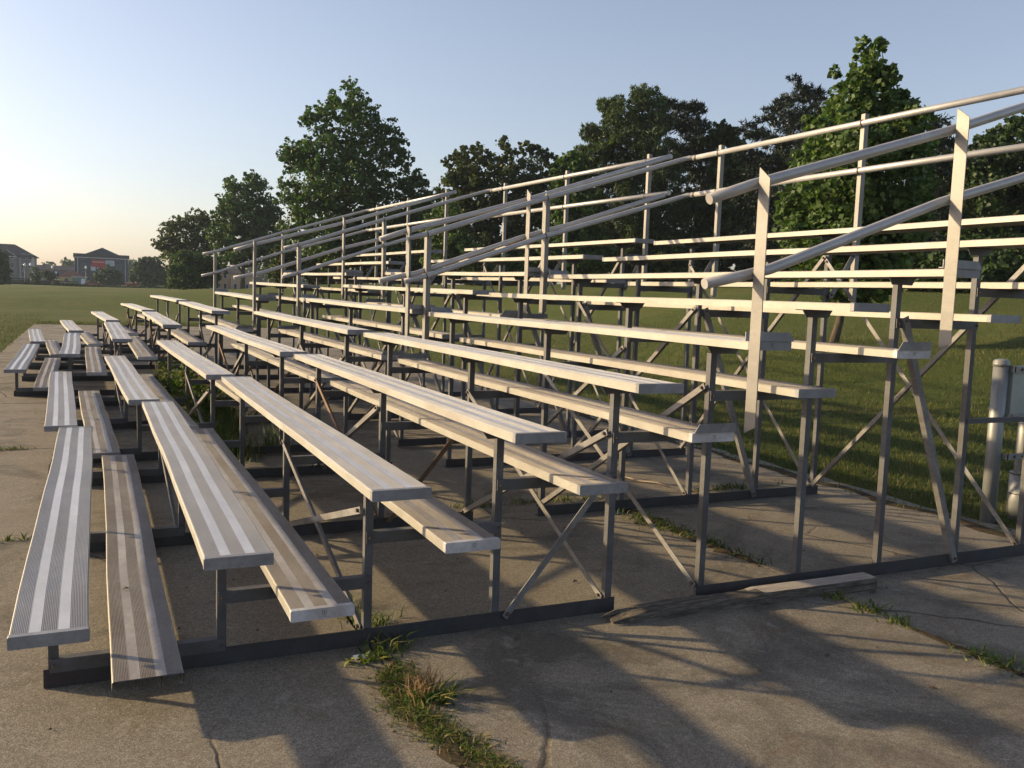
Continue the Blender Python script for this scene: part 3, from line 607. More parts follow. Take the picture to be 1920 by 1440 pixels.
# understorey shrubs closing the gaps under the crowns
rsx = np.random.RandomState(77)
SH = [(15.5,62.5,3.0,2.6,'far left shrub under the tallest tree'),(19.5,60,3.4,2.9,'broad shrub to the right of the tallest tree trunk'),(24.5,55,3.4,3.0,'dark shrub under the rounded olive green tree'),(23.8,46.5,2.8,2.3,'low shrub in front of the rounded olive green tree'),
      (28.5,44,3.2,3.2,'tall shrub between the rounded tree and the feathery tree'),(29.5,37.5,2.8,2.6,'shrub under the feathery tree'),(34.5,36,3.6,3.6,'tall shrub between the feathery tree and the flat topped pine'),(33,30,3.0,3.4,'shrub under the long stepped pine'),
      (33.5,25.5,3.2,3.6,'tall shrub behind the glossy light tree'),(30.5,22.5,2.6,2.6,'shrub showing right of the glossy light tree trunk'),(33.5,18.5,3.0,3.8,'tall shrub at the right edge behind the dense dark tree'),(27.5,17.2,2.2,1.5,'low shrub at the right edge of the lawn'),(36.5,14.5,3.4,4.0,'large shrub at the far right of the lawn')]
for i, (x, y, w, h, lb) in enumerate(SH):
    h *= 1.25; w *= 1.15; bl = [(rsx.uniform(-w, w), rsx.uniform(.3, h)*(1-.35*abs(rsx.uniform(-1, 1))), rsx.uniform(.5, 1.05)) for q in range(24)]
    make_tree('shrub', lb, (x, y, float(h_lawn(x, y))), bl, M['leaf_dark' if i % 3 else 'leaf_olive'], 16000, .21, trunk_r=.07, seed=200+i, cat='shrub', group='shrubs under the tree line', limbs=False, depth=.5)
G2 = 'small trees by the far road'
tree('S1', 'round_tree', 'small round tree standing in front of the dark gabled building', 'leaf_dark', 6000, .5, trunk_r=.25, seed=21, group=G2)
tree('S2', 'round_tree', 'dark spreading tree right of the dark gabled building', 'leaf_dark', 7000, .5, trunk_r=.3, seed=22, group=G2)
tree('S3', 'round_tree', 'dark tree cut off by the left edge of the picture', 'leaf_dark', 5000, .45, trunk_r=.25, seed=23, group=G2)
tree('S4', 'sapling', 'pale thin young tree by the far road right of the apartment house', 'leaf_feather', 1600, .3, trunk_r=.08, seed=24, group=G2, cat='young tree')
for i, (x, y, h, lb) in enumerate([(-9.5, 232, 3.2, 'leafy sapling left of the small red roofed house'), (14.2, 138, 4.2, 'dark tree left of the tan building'), (24.0, 128, 6.0, 'dark tree hiding the right end of the tan building')]):
    rq = np.random.RandomState(300+i); bl = [(rq.uniform(-.33, .33)*h, rq.uniform(.45, 1)*h, h*.2) for q in range(9)]
    make_tree('small_tree', lb, (x, y, float(h_lawn(x, y))), bl, M['leaf_dark' if i else 'leaf_feather'], 3500, .4, trunk_r=.15, seed=310+i, group=G2, limbs=False)

# far wood that reads as one mass
rs = np.random.RandomState(9); bl = []
for i in range(150):
    x = -75+i*1.15; y = 405+rs.uniform(-14, 14); h = 6.0+2.2*math.sin(i*.33)+1.6*math.sin(i*.9+1)
    for q in range(3): bl.append((x+rs.uniform(-2, 2), y+rs.uniform(-3, 3), 2+rs.uniform(.1, 1)*h, rs.uniform(1.2, 2.4)))
V, Fq = leaves(rs, bl, 30000, 1.3, .8); wd = np_mesh('distant_wood', V, Fq, M['leaf_dark']); tag(wd, 'distant wooded ridge behind the far houses', 'wood', kind='stuff')

# ------------------------------------------------------------------ grass blades and weeds
def blade_mat(name, stops):
    t = NT(name); ge = t.n('ShaderNodeNewGeometry'); v = t.coord(); c = t.ramp(ge.outputs['Random Per Island'], stops)
    c = t.mix(c, t.ramp(t.noise(v, .6, 3), [(.35, (.65, .7, .6)), (.65, (1.35, 1.2, 1.1))]), 1., 'MULTIPLY'); t.set(c, .6, 0, .25)
    tr = t.n('ShaderNodeBsdfTranslucent'); t.l(c, tr.inputs[0]); mx = t.n('ShaderNodeMixShader'); mx.inputs[0].default_value = .35
    t.l(t.b.outputs[0], mx.inputs[1]); t.l(tr.outputs[0], mx.inputs[2]); t.l(mx.outputs[0], t.out.inputs[0]); return t.mat
M['blade'] = blade_mat('grass_blades', [(0, (.04, .08, .013)), (.5, (.07, .105, .022)), (.8, (.14, .135, .042)), (1, (.27, .22, .11))])
M['weed'] = blade_mat('weed_blades', [(0, (.035, .075, .014)), (.5, (.065, .12, .022)), (.78, (.12, .16, .035)), (1, (.30, .24, .11))])
M['weed_dry'] = blade_mat('dry_weed', [(0, (.15, .11, .05)), (.5, (.26, .19, .10)), (1, (.42, .32, .19))])
M['weed_bright'] = blade_mat('bright_weed_leaves', [(0, (.06, .11, .02)), (.5, (.12, .19, .035)), (.8, (.2, .26, .06)), (1, (.38, .36, .1))])

def blades(rs, P, h, w, lean=.45, seg=1):
    """P (n,3) roots; triangles (seg 1) or bent two-part blades (seg 2)"""
    n = len(P); hh = h*rs.uniform(.45, 1.3, n); a = rs.uniform(0, 6.28, n); la = rs.uniform(0, 6.28, n); ln = hh*lean*rs.uniform(.1, 1.5, n)
    wx = np.stack([np.cos(a), np.sin(a), a*0], 1)*(w*rs.uniform(.6, 1.3, n))[:, None]
    lv = np.stack([np.cos(la)*ln, np.sin(la)*ln, hh], 1)
    if seg == 1:
        V = np.stack([P-wx/2, P+wx/2, P+lv], 1).reshape(-1, 3); return V, np.arange(len(V)).reshape(-1, 3), 3
    mid = P+lv*np.array([.35, .35, .62]); tip = P+lv*np.array([1.1, 1.1, .88])
    V = np.stack([P-wx/2, P+wx/2, mid+wx*.42, mid-wx*.42, tip], 1).reshape(-1, 3); b = np.arange(n)*5
    F1 = np.stack([b, b+1, b+2, b+3], 1); F2 = np.stack([b+3, b+2, b+4, b+4], 1)
    return V, (F1, F2), 5

def tri_mesh(name, V, Fq, mat, parent=None): return np_mesh(name, V, Fq, mat, parent, k=3)
def bent_mesh(name, V, Fs, mat, parent=None):
    F1, F2 = Fs; n = len(F1); me = bpy.data.meshes.new(name); me.vertices.add(len(V)); me.vertices.foreach_set('co', V.astype(np.float32).ravel())
    tri = F2[:, :3]; me.loops.add(n*7); li = np.concatenate([F1, tri], 1).astype(np.int32).ravel(); me.loops.foreach_set('vertex_index', li); me.polygons.add(n*2)
    st = (np.arange(n)[:, None]*7+np.array([0, 4])).astype(np.int32).ravel(); me.polygons.foreach_set('loop_start', st); me.polygons.foreach_set('loop_total', np.tile(np.array([4, 3], np.int32), n))
    me.update(calc_edges=True); return link(name, me, mat, parent)

rs = np.random.RandomState(42)
def scatter(n, u0, u1, v0, v1, dens):
    u = rs.uniform(u0, u1, n); v = rs.uniform(v0, v1, n); d = np.hypot(u-CAM.x, v-CAM.y); keep = rs.rand(n) < dens(d); return u[keep], v[keep]
P = []
for (n, u0, u1, v0, v1) in ((420000, 5.95, 24, -1.5, 20), (60000, 6, 14, 20, 28), (150000, -7, -1.42, 9, 34)):
    u, v = scatter(n, u0, u1, v0, v1, lambda d: np.clip((9./np.maximum(d, 1))**1.7, .05, 1))
    e = np.minimum(np.abs(u-SLAB[1]), np.abs(u-SLAB[0])); ok = ((u > SLAB[1]+.05*np.sin(v*3)-.08) | (u < SLAB[0]+.08+.05*np.sin(v*2.3))); 
    P.append(np.stack([u[ok], v[ok], h_lawn(np.where((u[ok] < SLAB[1]) & (u[ok] > 3), SLAB[1]+.01, np.where((u[ok] > SLAB[0]) & (u[ok] < 3), SLAB[0]-.01, u[ok])), v[ok])-.01], 1))
u = rs.uniform(-1.5, 6.1, 9000); v = SLAB[3]+rs.uniform(-.1, 1.5, 9000); P.append(np.stack([u, v, h_lawn(u, np.maximum(v, SLAB[3]+.01))-.01], 1))
P = np.concatenate(P); V, Fq, k = blades(rs, P, .062, .011, .6); gr = tri_mesh('grass', V, Fq, M['blade']); tag(gr, 'mown grass blades of the lawn beside the paving', 'grass', kind='stuff')

def clump(name, label, cat, spots, mat, h, w, n, seed, kind=None, group=None, lean=.8):
    """spots: (u, v, radius u, radius v)"""
    q = np.random.RandomState(seed); PP = []
    for (a, b, ra, rb) in spots:
        m = int(n*ra*rb); x = a+q.normal(size=m)*ra*.5; y = b+q.normal(size=m)*rb*.5; PP.append(np.stack([x, y, g_slab(y)-.012], 1))
    PP = np.concatenate(PP); V, Fs, _ = blades(q, PP, h, w, lean, 2); o = bent_mesh(name, V, Fs, mat); tag(o, label, cat, group, kind); return o
# strip of weeds in the joint that runs towards the camera
spots = []
q = random.Random(3)
for i in range(46):
    v_ = .12-i*.027; u_ = 1.23+.045*math.sin(v_*6)+q.uniform(-.03, .03)+(.03 if v_ < -.5 else 0); spots.append((u_, v_, q.uniform(.04, .10), q.uniform(.04, .08)))
clump('weeds', 'strip of low weeds growing in the pavement joint in the foreground', 'weeds', spots, M['weed'], .038, .0065, 17000, 1, kind='stuff', lean=1.1)
clump('weed_litter', 'dry weed stems among the foreground weeds', 'weeds', spots, M['weed_dry'], .03, .0035, 12000, 2, kind='stuff', lean=2.0)
clump('grass_tuft', 'tall green grass tuft against the base rail beside the third post', 'grass tuft', [(1.27, .30, .10, .09), (1.33, .40, .08, .06)], M['weed'], .085, .007, 8000, 3, lean=1.0)
clump('grass_tuft', 'grass tuft just behind the base rail, beside the third post', 'grass tuft', [(1.30, .62, .12, .12), (1.22, .85, .08, .15)], M['weed_bright'], .08, .008, 4500, 4, lean=.9)
clump('seed_head_tuft', 'dry tan seed head tuft in the middle of the foreground weeds', 'weed tuft', [(1.29, -.10, .075, .06), (1.27, -.17, .06, .05)], M['weed_dry'], .095, .005, 26000, 5, lean=.55)
clump('leafy_tuft', 'broad leaved green weed under the dry seed heads', 'weed tuft', [(1.30, -.22, .09, .06)], M['weed'], .075, .013, 14000, 6, lean=1.1)
clump('leafy_tuft', 'broad leaved creeping weed left of the tall grass tuft', 'weed tuft', [(1.17, .23, .10, .035)], M['weed_bright'], .045, .02, 12000, 7, lean=1.3)
for i, (a, b, ra, rb, lb) in enumerate([(3.70, .20, .07, .09, 'small weed tuft at the end of the wooden plank'), (3.72, -.02, .09, .10, 'second small weed tuft along the right hand pavement joint, counted from the plank'),
        (3.73, -.22, .07, .08, 'third small weed tuft along the right hand pavement joint, counted from the plank'), (3.74, -.72, .09, .18, 'largest weed tuft at the lower end of the right hand pavement joint')]):
    clump('weed_tuft', lb, 'weed tuft', [(a, b, ra, rb)], M['weed_bright'], .055, .009, 9000, 20+i, group='weed tufts in the right hand joint', lean=1.2)
clump('weeds', 'creeping weeds across the joint under the middle of the nearest bleacher', 'weeds', [(3.62, 1.95, .12, .35), (3.68, 1.6, .10, .4), (3.72, 1.25, .06, .25), (3.3, 2.62, .5, .08), (2.6, 2.62, .4, .07), (3.72, .95, .05, .2), (4.9, 2.6, .5, .09)], M['weed'], .06, .009, 4200, 30, kind='stuff', lean=1.2)
clump('weeds', 'dry weeds and litter along the right rim of the paving', 'weeds', [(5.95, v_, .12, .4) for v_ in np.arange(-1.5, 12, .6)], M['weed'], .05, .008, 900, 31, kind='stuff', lean=1.2)
clump('weeds', 'low weeds in the cross joint left of the bleachers', 'weeds', [(-.95+.15*i, 2.63, .12, .05) for i in range(6)]+[(-1.1+.2*i, 5.8, .15, .06) for i in range(4)], M['weed'], .05, .008, 7000, 32, kind='stuff', lean=1.0)
mb = MB(); ql = random.Random(17)
def soil(path, w0, w1):
    k = []; 
    for i, (x, y) in enumerate(path):
        w = ql.uniform(w0, w1)*min(1, .15+i/6, .15+(len(path)-1-i)/6); z = float(g_slab(y)); n0 = len(mb.v)
        mb.v += [(x-w, y, z+.0015), (x-w*.4, y+.01, z+ql.uniform(.006, .014)), (x+w*.4, y-.01, z+ql.uniform(.006, .014)), (x+w*ql.uniform(.8, 1.2), y, z+.0015)]; k.append(n0)
    for p_, q_ in zip(k, k[1:]):
        for j in range(3): mb.face([p_+j, p_+j+1, q_+j+1, q_+j])
soil([(1.23+.03*math.sin(i*.7)+(.02 if i > 20 else 0), .25-i*.035) for i in range(36)], .02, .06)
soil([(3.70+.02*math.sin(i*.9), 2.4-i*.05) for i in range(34)], .03, .09)
soil([(5.92+.05*math.sin(i*.8), 11-i*.12) for i in range(105)], .03, .09)
soil([(3.73, -.2-i*.04) for i in range(18)], .01, .05)
o = mb.build('soil', M['joint']); tag(o, 'dark soil and crumbs collected along the pavement joints', 'soil', kind='stuff')
# lush weeds under the front rows of the second bleacher
spots = [(1.2+rs.normal()*.12, v_, .16, .22) for v_ in np.arange(4.9, 11.3, .2)]
clump('tall_weeds', 'lush tall weeds growing up through the front rows of the second bleacher', 'weeds', spots, M['weed'], .27, .010, 2000, 33, kind='stuff', lean=.6)
bl = [(1.2+rs.normal()*.14, v_, rs.uniform(.15, .5), rs.uniform(.10, .2)) for v_ in np.arange(6.4, 10.2, .13)]
V, Fq = leaves(rs, bl, 2000, .06, .8); o = np_mesh('leafy_weeds', V, Fq, M['weed']); tag(o, 'broad leaved weeds among the tall weeds under the second bleacher', 'weeds', kind='stuff')

# ------------------------------------------------------------------ loose things on the paving
t = NT('weathered_wood'); v = t.coord((1.2, 16, 16)); c = t.ramp(t.noise(v, 5, 8, .8), [(.3, (.03, .025, .021)), (.48, (.10, .087, .073)), (.7, (.27, .24, .205))]); t.bump(t.noise(v, 7, 7, .8), .8, .006); M['wood'] = t.set(c, .92, 0, .1)
t = NT('sunlit_top_wood'); v = t.coord((1.2, 16, 16)); c = t.ramp(t.noise(v, 5, 8, .8), [(.3, (.12, .10, .085)), (.45, (.33, .29, .25)), (.7, (.50, .46, .41))]); t.bump(t.noise(v, 7, 7, .8), .6, .005); M['wood_pale'] = t.set(c, .92, 0, .1)  # lighter copy of the wood: light on the beam's top painted into the colour
mb = MB(); n = 34; rq = random.Random(8); rings = []
for i in range(n+1):
    q = i/n; x = 2.37+1.67*q; yc = .262+.004*math.sin(q*5); w = (.052 if q > .06 else .015+.6*q); h = (.068 if q > .1 else .02+.48*q)
    if q < .5: w *= 1-.08*rq.random(); h *= 1-.14*rq.random()
    prof = [(-w, .003), (w, .003), (w*(1-.1*rq.random()), h*(.9+.1*rq.random())), (w*.35, h*(1-.25*rq.random()*(1-q))), (-w*.25, h*(1-.3*rq.random()*(1-q))), (-w*(1-.12*rq.random()), h*(.8+.15*rq.random()))]
    if q > .5: prof = [(-w, .003), (w, .003), (w, h), (w*.35, h+.001), (-w*.25, h+.001), (-w, h)]
    rings.append(len(mb.v)); mb.v += [(x, yc+a, b) for a, b in prof]
for a, b in zip(rings, rings[1:]):
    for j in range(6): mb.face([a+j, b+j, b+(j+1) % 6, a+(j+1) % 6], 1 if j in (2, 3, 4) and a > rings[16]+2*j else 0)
mb.face([rings[0]+j for j in range(6)]); mb.face([rings[-1]+j for j in range(6)][::-1])
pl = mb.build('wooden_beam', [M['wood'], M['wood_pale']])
bm_ = bmesh.new(); bm_.from_mesh(pl.data); bmesh.ops.recalc_face_normals(bm_, faces=bm_.faces); bm_.to_mesh(pl.data); bm_.free(); tag(pl, 'weathered grey wooden beam with splintered end lying along the base rail', 'beam')
mb = MB()
for (a, b, c_) in (((2.33, .30, .02), (2.52, .285, .045), .016), ((2.36, .23, .015), (2.6, .235, .03), .013)): mb.tube([a, ((a[0]+b[0])/2, a[1]+.008, a[2]+.015), b], [.004, c_, c_*.8], 5, sm=False)
mb.build('splinter', M['wood'], pl)
mb = MB(); mb.tube([(4.20, 3.35, .012), (4.28, 3.2, .022), (4.33, 3.05, .012), (4.42, 2.92, .02), (4.46, 2.78, .01)], [.007, .009, .008, .006, .003], 6); mb.tube([(4.33, 3.05, .014), (4.45, 3.03, .03)], [.005, .002], 5)
t = NT('pale_stick'); M['stick'] = t.set((.42, .33, .24), .9); o = mb.build('stick', M['stick']); tag(o, 'crooked pale stick lying on the paving under the nearest bleacher', 'stick')
mb = MB(); pts = [(0, 0, 0), (.028, .006, .012), (.05, -.004, .004), (.046, .022, .014), (.02, .028, .004), (-.004, .02, .016), (.024, .014, .02)]; mb.v = [(1.115+a, .245+b, .004+c) for a, b, c in pts]
for f_ in ((0, 1, 6), (1, 2, 6), (2, 3, 6), (3, 4, 6), (4, 5, 6), (5, 0, 6)): mb.face(f_)
M['paper'] = NT('white_paper').set((.75, .76, .75), .8); o = mb.build('crumpled_paper', M['paper']); tag(o, 'tiny crumpled white paper scrap beside the foreground weeds', 'litter')
M['leaf_dry'] = NT('dead_leaf').set((.09, .055, .03), .85)
q = random.Random(12); mbp = MB()
for i in range(260):
    u_, v_ = q.uniform(-.9, 6.2), q.uniform(-2.2, 9); s = q.uniform(.003, .009); z = float(g_slab(v_))+.004
    if i % 3 == 0: s *= 1.7
    a = q.uniform(0, 6.3); P4 = [(math.cos(a+k*1.57)*s*(1.4 if k % 2 else .8), math.sin(a+k*1.57)*s*(1.4 if k % 2 else .8), q.uniform(.001, .006)) for k in range(4)]
    k0 = len(mbp.v); mbp.v += [(u_+x, v_+y, z+zz) for x, y, zz in P4]+[(u_, v_, z+.009)]
    for k in range(4): mbp.face([k0+k, k0+(k+1) % 4, k0+4], 0)
deb = mbp.build('debris', M['leaf_dry']); tag(deb, 'bits of dead leaf and grit scattered over the paving', 'debris', kind='stuff')
for i, (u_, v_, s, lb) in enumerate([(3.98, .17, .03, 'curled dead leaf lying right of the beam on the paving'), (1.85, .22, .016, 'small dark dead leaf in front of the fourth post'), (2.5, .85, .02, 'dark dead leaf on the paving behind the plank'), (3.6, .95, .016, 'dead leaf between the sixth and seventh posts')]):
    mb = MB(); mb.v = [(u_-s, v_, .006), (u_-.2*s, v_-.5*s, .012), (u_+s, v_+.1*s, .007), (u_, v_+.55*s, .018), (u_+.1*s, v_, .01)]
    for f_ in ((0, 1, 4), (1, 2, 4), (2, 3, 4), (3, 0, 4)): mb.face(f_)
    o = mb.build('dead_leaf', M['leaf_dry']); tag(o, lb, 'leaf', 'dead leaves on the paving')

mb = MB(); u_, v_, s = .262, 1.02, .018; zz = foot_z(2)+.003
mb.v = [(u_-s, v_, zz), (u_-.2*s, v_-.5*s, zz+.006), (u_+s, v_+.1*s, zz+.002), (u_, v_+.55*s, zz+.01), (u_, v_, zz+.006)]
for f_ in ((0, 1, 4), (1, 2, 4), (2, 3, 4), (3, 0, 4)): mb.face(f_)
o = mb.build('dead_leaf', M['leaf_dry']); tag(o, 'dead leaf lying on the lowest footboard of the nearest bleacher', 'leaf', 'dead leaves on the paving')
# ------------------------------------------------------------------ steel posts with panel at the right edge
t = NT('galvanised_pipe'); v = t.coord((1, 1, .3)); M['galv'] = t.set(t.ramp(t.noise(v, 9, 6, .7), [(.3, (.20, .21, .21)), (.7, (.32, .325, .32))]), .5, .35)
t = NT('panel_metal'); v = t.coord(); M['panel'] = t.set(t.ramp(t.noise(v, 5, 6, .6), [(.3, (.30, .32, .30)), (.7, (.42, .44, .41))]), .5, .2)
root = empty('post_mounted_panel', (6.13, 1.11, 0)); tag(root, 'back of a grey metal panel on two galvanised posts at the right edge', 'sign')
mb = MB(); mb.tube([(0, 0, -.05), (0, 0, 1.19)], .052, 20); mb.ball((0, 0, 1.19), .056, .056, .022, 16, 6); mb.tube([(0,0,1.155),(0,0,1.19)], .056, 20); mb.build('post', M['galv'], root)
mb = MB(); mb.tube([(.30, -.03, -.05), (.30, -.03, 1.15)], .058, 20); mb.build('post', M['galv'], root)
mb = MB(); mb.tube([(.30, -.03, -.05), (.30, -.03, .36)], .084, 22); mb.build('sleeve', M['galv'], root)
mb = MB(); mb.tube([(.30, -.03, .20), (.30, -.03, .206)], .087, 22); mb.tube([(.30, -.03, .35), (.30, -.03, .357)], .087, 22); mb.build('strap', M['bolt'], root)
mb = MB(); mb.box(.055, 1.3, -.062, -.052, .80, 1.165); mb.box(.055, 1.3, -.052, -.02, .80, .806); mb.box(.055, .061, -.052, -.02, .80, 1.165); mb.build('panel', M['panel'], root)
for z in (1.14, .50, .79):
    mb = MB(); mb.box(.03, .62, -.095, -.089, z-.022, z+.022); mb.box(.03, .036, -.095, .0, z-.022, z+.022)
    br = mb.build('bracket', M['galv'], root)
    for x in (.10, .19): bb = MB(); bolt(bb, (x, -.0955, z), (0, -1, 0), .011); bb.build('bolt', M['bolt'], br)
# ------------------------------------------------------------------ far left: road, fences, cars, lamps, houses
def flat(name, c, rough=.85, scale=.8, var=.25):
    t = NT(name); v = t.coord(); t.set(t.ramp(t.noise(v, scale, 5, .65), [(.3, tuple(q*(1-var) for q in c)), (.7, tuple(q*(1+var) for q in c))]), rough, 0, .2); return t.mat
M['asphalt'] = flat('road_asphalt', (.13, .13, .13), .9); M['black_wood'] = flat('dark_fence_wood', (.028, .026, .028)); M['roof'] = flat('dark_roof_shingles', (.05, .048, .052), .9, 2)
M['taupe'] = flat('taupe_siding', (.20, .18, .175), .8, 1.5, .08); M['brick_dark'] = flat('brown_brick', (.13, .085, .07), .9, 4, .2); M['cream'] = flat('cream_trim', (.5, .47, .42), .7, 2, .06)
M['navy'] = flat('dark_blue_wall', (.045, .06, .085), .8, .6, .12); M['bluegrey'] = flat('blue_grey_siding', (.15, .17, .21), .8, 1, .1); M['tanwall'] = flat('tan_wall', (.50, .36, .24), .85, 1.5, .08)
M['yellow'] = flat('yellow_wall', (.48, .40, .20), .8, 1, .08); M['redroof'] = flat('red_brown_roof', (.17, .075, .055), .9, 2, .15); M['tin'] = flat('pale_tin', (.5, .52, .54), .5, 1, .06); M['greenpaint'] = flat('green_shed_wall', (.16, .22, .19), .8, 1, .1)
M['glass'] = NT('window_glass').set((.03, .035, .045), .12, 0, .6); M['redpaint'] = NT('red_car_paint').set((.35, .02, .025), .3, 0, .5); M['redsign'] = flat('red_banner', (.40, .05, .05), .7, 2, .05)
M['whitepaint'] = NT('white_paint').set((.75, .76, .78), .6); M['signletters'] = NT('pink_lettering').set((.62, .30, .28), .6); M['tyre'] = NT('tyre_rubber').set((.02, .02, .02), .9); M['lampglobe'] = NT('white_lamp_globe').set((.9, .9, .9), .25); M['lamppole'] = NT('black_lamp_pole').set((.02, .02, .022), .5)

def ribbon(name, pts, w, mat, kind='structure', dz=.03):
    mb = MB(); k = []
    for (x, y) in pts:
        z = max(float(h_lawn(x, y)), float(h_lawn(x, y+w)))+dz; mb.v += [(x, y, z), (x, y+w, z)]
    for i in range(len(pts)-1): mb.face([2*i, 2*i+2, 2*i+3, 2*i+1])
    o = mb.build(name, mat); tag(o, kind=kind); return o
ribbon('road', [(x, 240+.02*x) for x in range(-90, 61, 5)], 7, M['asphalt'], dz=.12)
ribbon('parking_area', [(x, 256) for x in range(-90, 61, 5)], 22, M['asphalt'], dz=.1)

# hedge at the lawn's far edge
rs = np.random.RandomState(31); bl = []
for i in range(230):
    x = -50+i*.36; bl.append((x, 226+.04*x+rs.uniform(-.5, .5), float(h_lawn(x, 226))+rs.uniform(0, .4), rs.uniform(.25, .42)))
V, Fq = leaves(rs, bl, 16000, .5, .7); o = np_mesh('hedge', V, Fq, M['leaf_dark']); tag(o, 'long low dark hedge at the far edge of the lawn', 'hedge')

def fence(name, label, x0, y0, x1, y1, n, h):
    root = empty(name, (x0, y0, float(h_lawn(x0, y0)))); tag(root, label, 'fence', 'post and rail fences by the road')
    z0 = root.location.z
    for i in range(n):
        q = i/(n-1); x = (x1-x0)*q; y = (y1-y0)*q; z = float(h_lawn(x0+x, y0+y))-z0; mb = MB(); mb.box(x-.09, x+.09, y-.08, y+.08, z-.1, z+h); mb.build('fence_post', M['black_wood'], root)
    for hh in (.92, .55):
        mb = MB(); za = 0; zb = float(h_lawn(x1, y1))-z0
        mb.sweep((0, -.09, za+h*hh), (x1-x0, y1-y0-.09, zb+h*hh), [(-.02, -.09), (.02, -.09), (.02, .09), (-.02, .09)], (0, 1, 0), (0, 0, 1)); mb.build('rail', M['black_wood'], root)
fence('rail_fence', 'dark post and rail fence in front of the apartment house', -20, 236, -3.6, 236.5, 9, 1.35)
fence('rail_fence', 'dark post and rail fence to the right of the small round tree', 1.6, 233, 14, 232, 7, 1.2)

def car(loc, rz, label):
    root = empty('parked_car', loc, rz); tag(root, label, 'car', 'red cars by the road')
    mb = MB(); L, W = 2.25, .88
    side = [(-L, .35), (-L+.05, .75), (-L+.55, .92), (-1.25, .98), (-.62, 1.38), (.75, 1.40), (1.45, 1.0), (2.1, .92), (L, .7), (L, .35)]
    mb.prism([(x, 0, z) for x, z in side], (0, -W, 0), (0, 2*W, 0)); mb.build('body', M['redpaint'], root)
    mb = MB()
    for s in (-1, 1): mb.prism([(x, 0, z) for x, z in [(-1.1, 1.0), (-.58, 1.31), (.7, 1.33), (1.28, 1.02)]], (0, s*(W+.004)-.006, 0), (0, .012, 0))
    mb.build('window', M['glass'], root)
    for x in (-1.4, 1.4):
        for y in (-W+.05, W-.05):
            mb = MB(); mb.tube([(x, y-.1, .32), (x, y+.1, .32)], .32, 14); w = mb.build('wheel', M['tyre'], root); m2 = MB(); m2.tube([(x, y-.115, .32), (x, y+.115, .32)], .18, 12); m2.build('rim', M['tin'], w)
    mb = MB(); mb.box(-L-.012, -L+.03, -.7, -.4, .6, .72); mb.box(-L-.012, -L+.03, .4, .7, .6, .72); mb.build('headlight', M['whitepaint'], root)
    return root
zl = lambda x, y: float(h_lawn(x, y))
car((-.35, 229.5, zl(-.35, 229.5)+.05), 0, 'dark red car parked at the lawn edge left of the small round tree')
car((9.6, 242.5, zl(9.6, 243)+.14), .05, 'dark red car on the road behind the dark spreading tree')

def lamp(x, y, top, label):
    z = zl(x, y); root = empty('street_lamp', (x, y, z)); tag(root, label, 'street lamp', 'street lamps by the far road'); h = top-z
    mb = MB(); mb.tube([(0, 0, 0), (0, 0, .5), (0, 0, h-.3)], [.16, .09, .07], 8); mb.build('pole', M['lamppole'], root)
    mb = MB(); mb.ball((0, 0, h), .27, .27, .34, 12, 8); mb.tube([(0, 0, h+.25), (0, 0, h+.58)], [.12, .01], 8); mb.build('lamp_globe', M['lampglobe'], root)
    mb = MB(); mb.tube([(0, 0, h-.42), (0, 0, h-.28)], [.1, .2], 10); mb.build('collar', M['lamppole'], root)
lamp(-15.32, 246.3, 4.9, 'street lamp with white globe in front of the apartment house, left of a pair')
lamp(-13.42, 235.2, 4.87, 'street lamp with white globe in front of the apartment house, right of a pair')
lamp(-9.31, 246.6, 4.66, 'street lamp with white globe before the blue grey terrace')
lamp(-9.89, 286.5, 3.6, 'farthest low street lamp, left of the red roofed house')
lamp(-1.81, 246.7, 4.87, 'street lamp with white globe before the dark gabled building')

def win(root, x, y, z, w, h, frame='cream', glass='glass'):
    mb = MB(); mb.box(x-w/2-.1, x+w/2+.1, y-.08, y-.01, z-.1, z+h+.1); f = mb.build('window', M[frame], root)
    mb = MB(); mb.box(x-w/2, x+w/2, y-.11, y-.082, z, z+h); mb.build('pane', M[glass], f)

# apartment house with hip roof
root = empty('apartment_house', (-29, 285.5, zl(-22, 285))); tag(root, 'long three storey taupe apartment house with dark hip roof at the far left', 'building'); gz = -root.location.z
mb = MB(); mb.box(-18, 13.7, 0, 12, -1, 8.0+gz); mb.build('wall', M['taupe'], root)
mb = MB(); mb.box(-18.2, -13, -.45, 0, -1, 7.6+gz); mb.box(-1.5, 3.8, -.45, 0, -1, 7.4+gz); mb.build('brick_front', M['brick_dark'], root)
mb = MB(); mb.box(4.6, 9.4, -.9, 0, 2.4+gz, 7.8+gz); by = mb.build('bay', M['taupe'], root)
e, r_ = 7.95+gz, 11.3+gz; mb = MB(); k = 0
mb.v = [(-18.6, -.7, e), (14.3, -.7, e), (14.3, 12.7, e), (-18.6, 12.7, e), (-12, 6, r_), (8.5, 6, r_), (-18.6, -.7, e-.25), (14.3, -.7, e-.25), (14.3, 12.7, e-.25), (-18.6, 12.7, e-.25)]
for f_ in ((0, 1, 5, 4), (1, 2, 5), (2, 3, 4, 5), (3, 0, 4), (0, 6, 7, 1), (1, 7, 8, 2), (2, 8, 9, 3), (3, 9, 6, 0), (6, 9, 8, 7)): mb.face(f_)
rf = mb.build('roof', M['roof'], root)
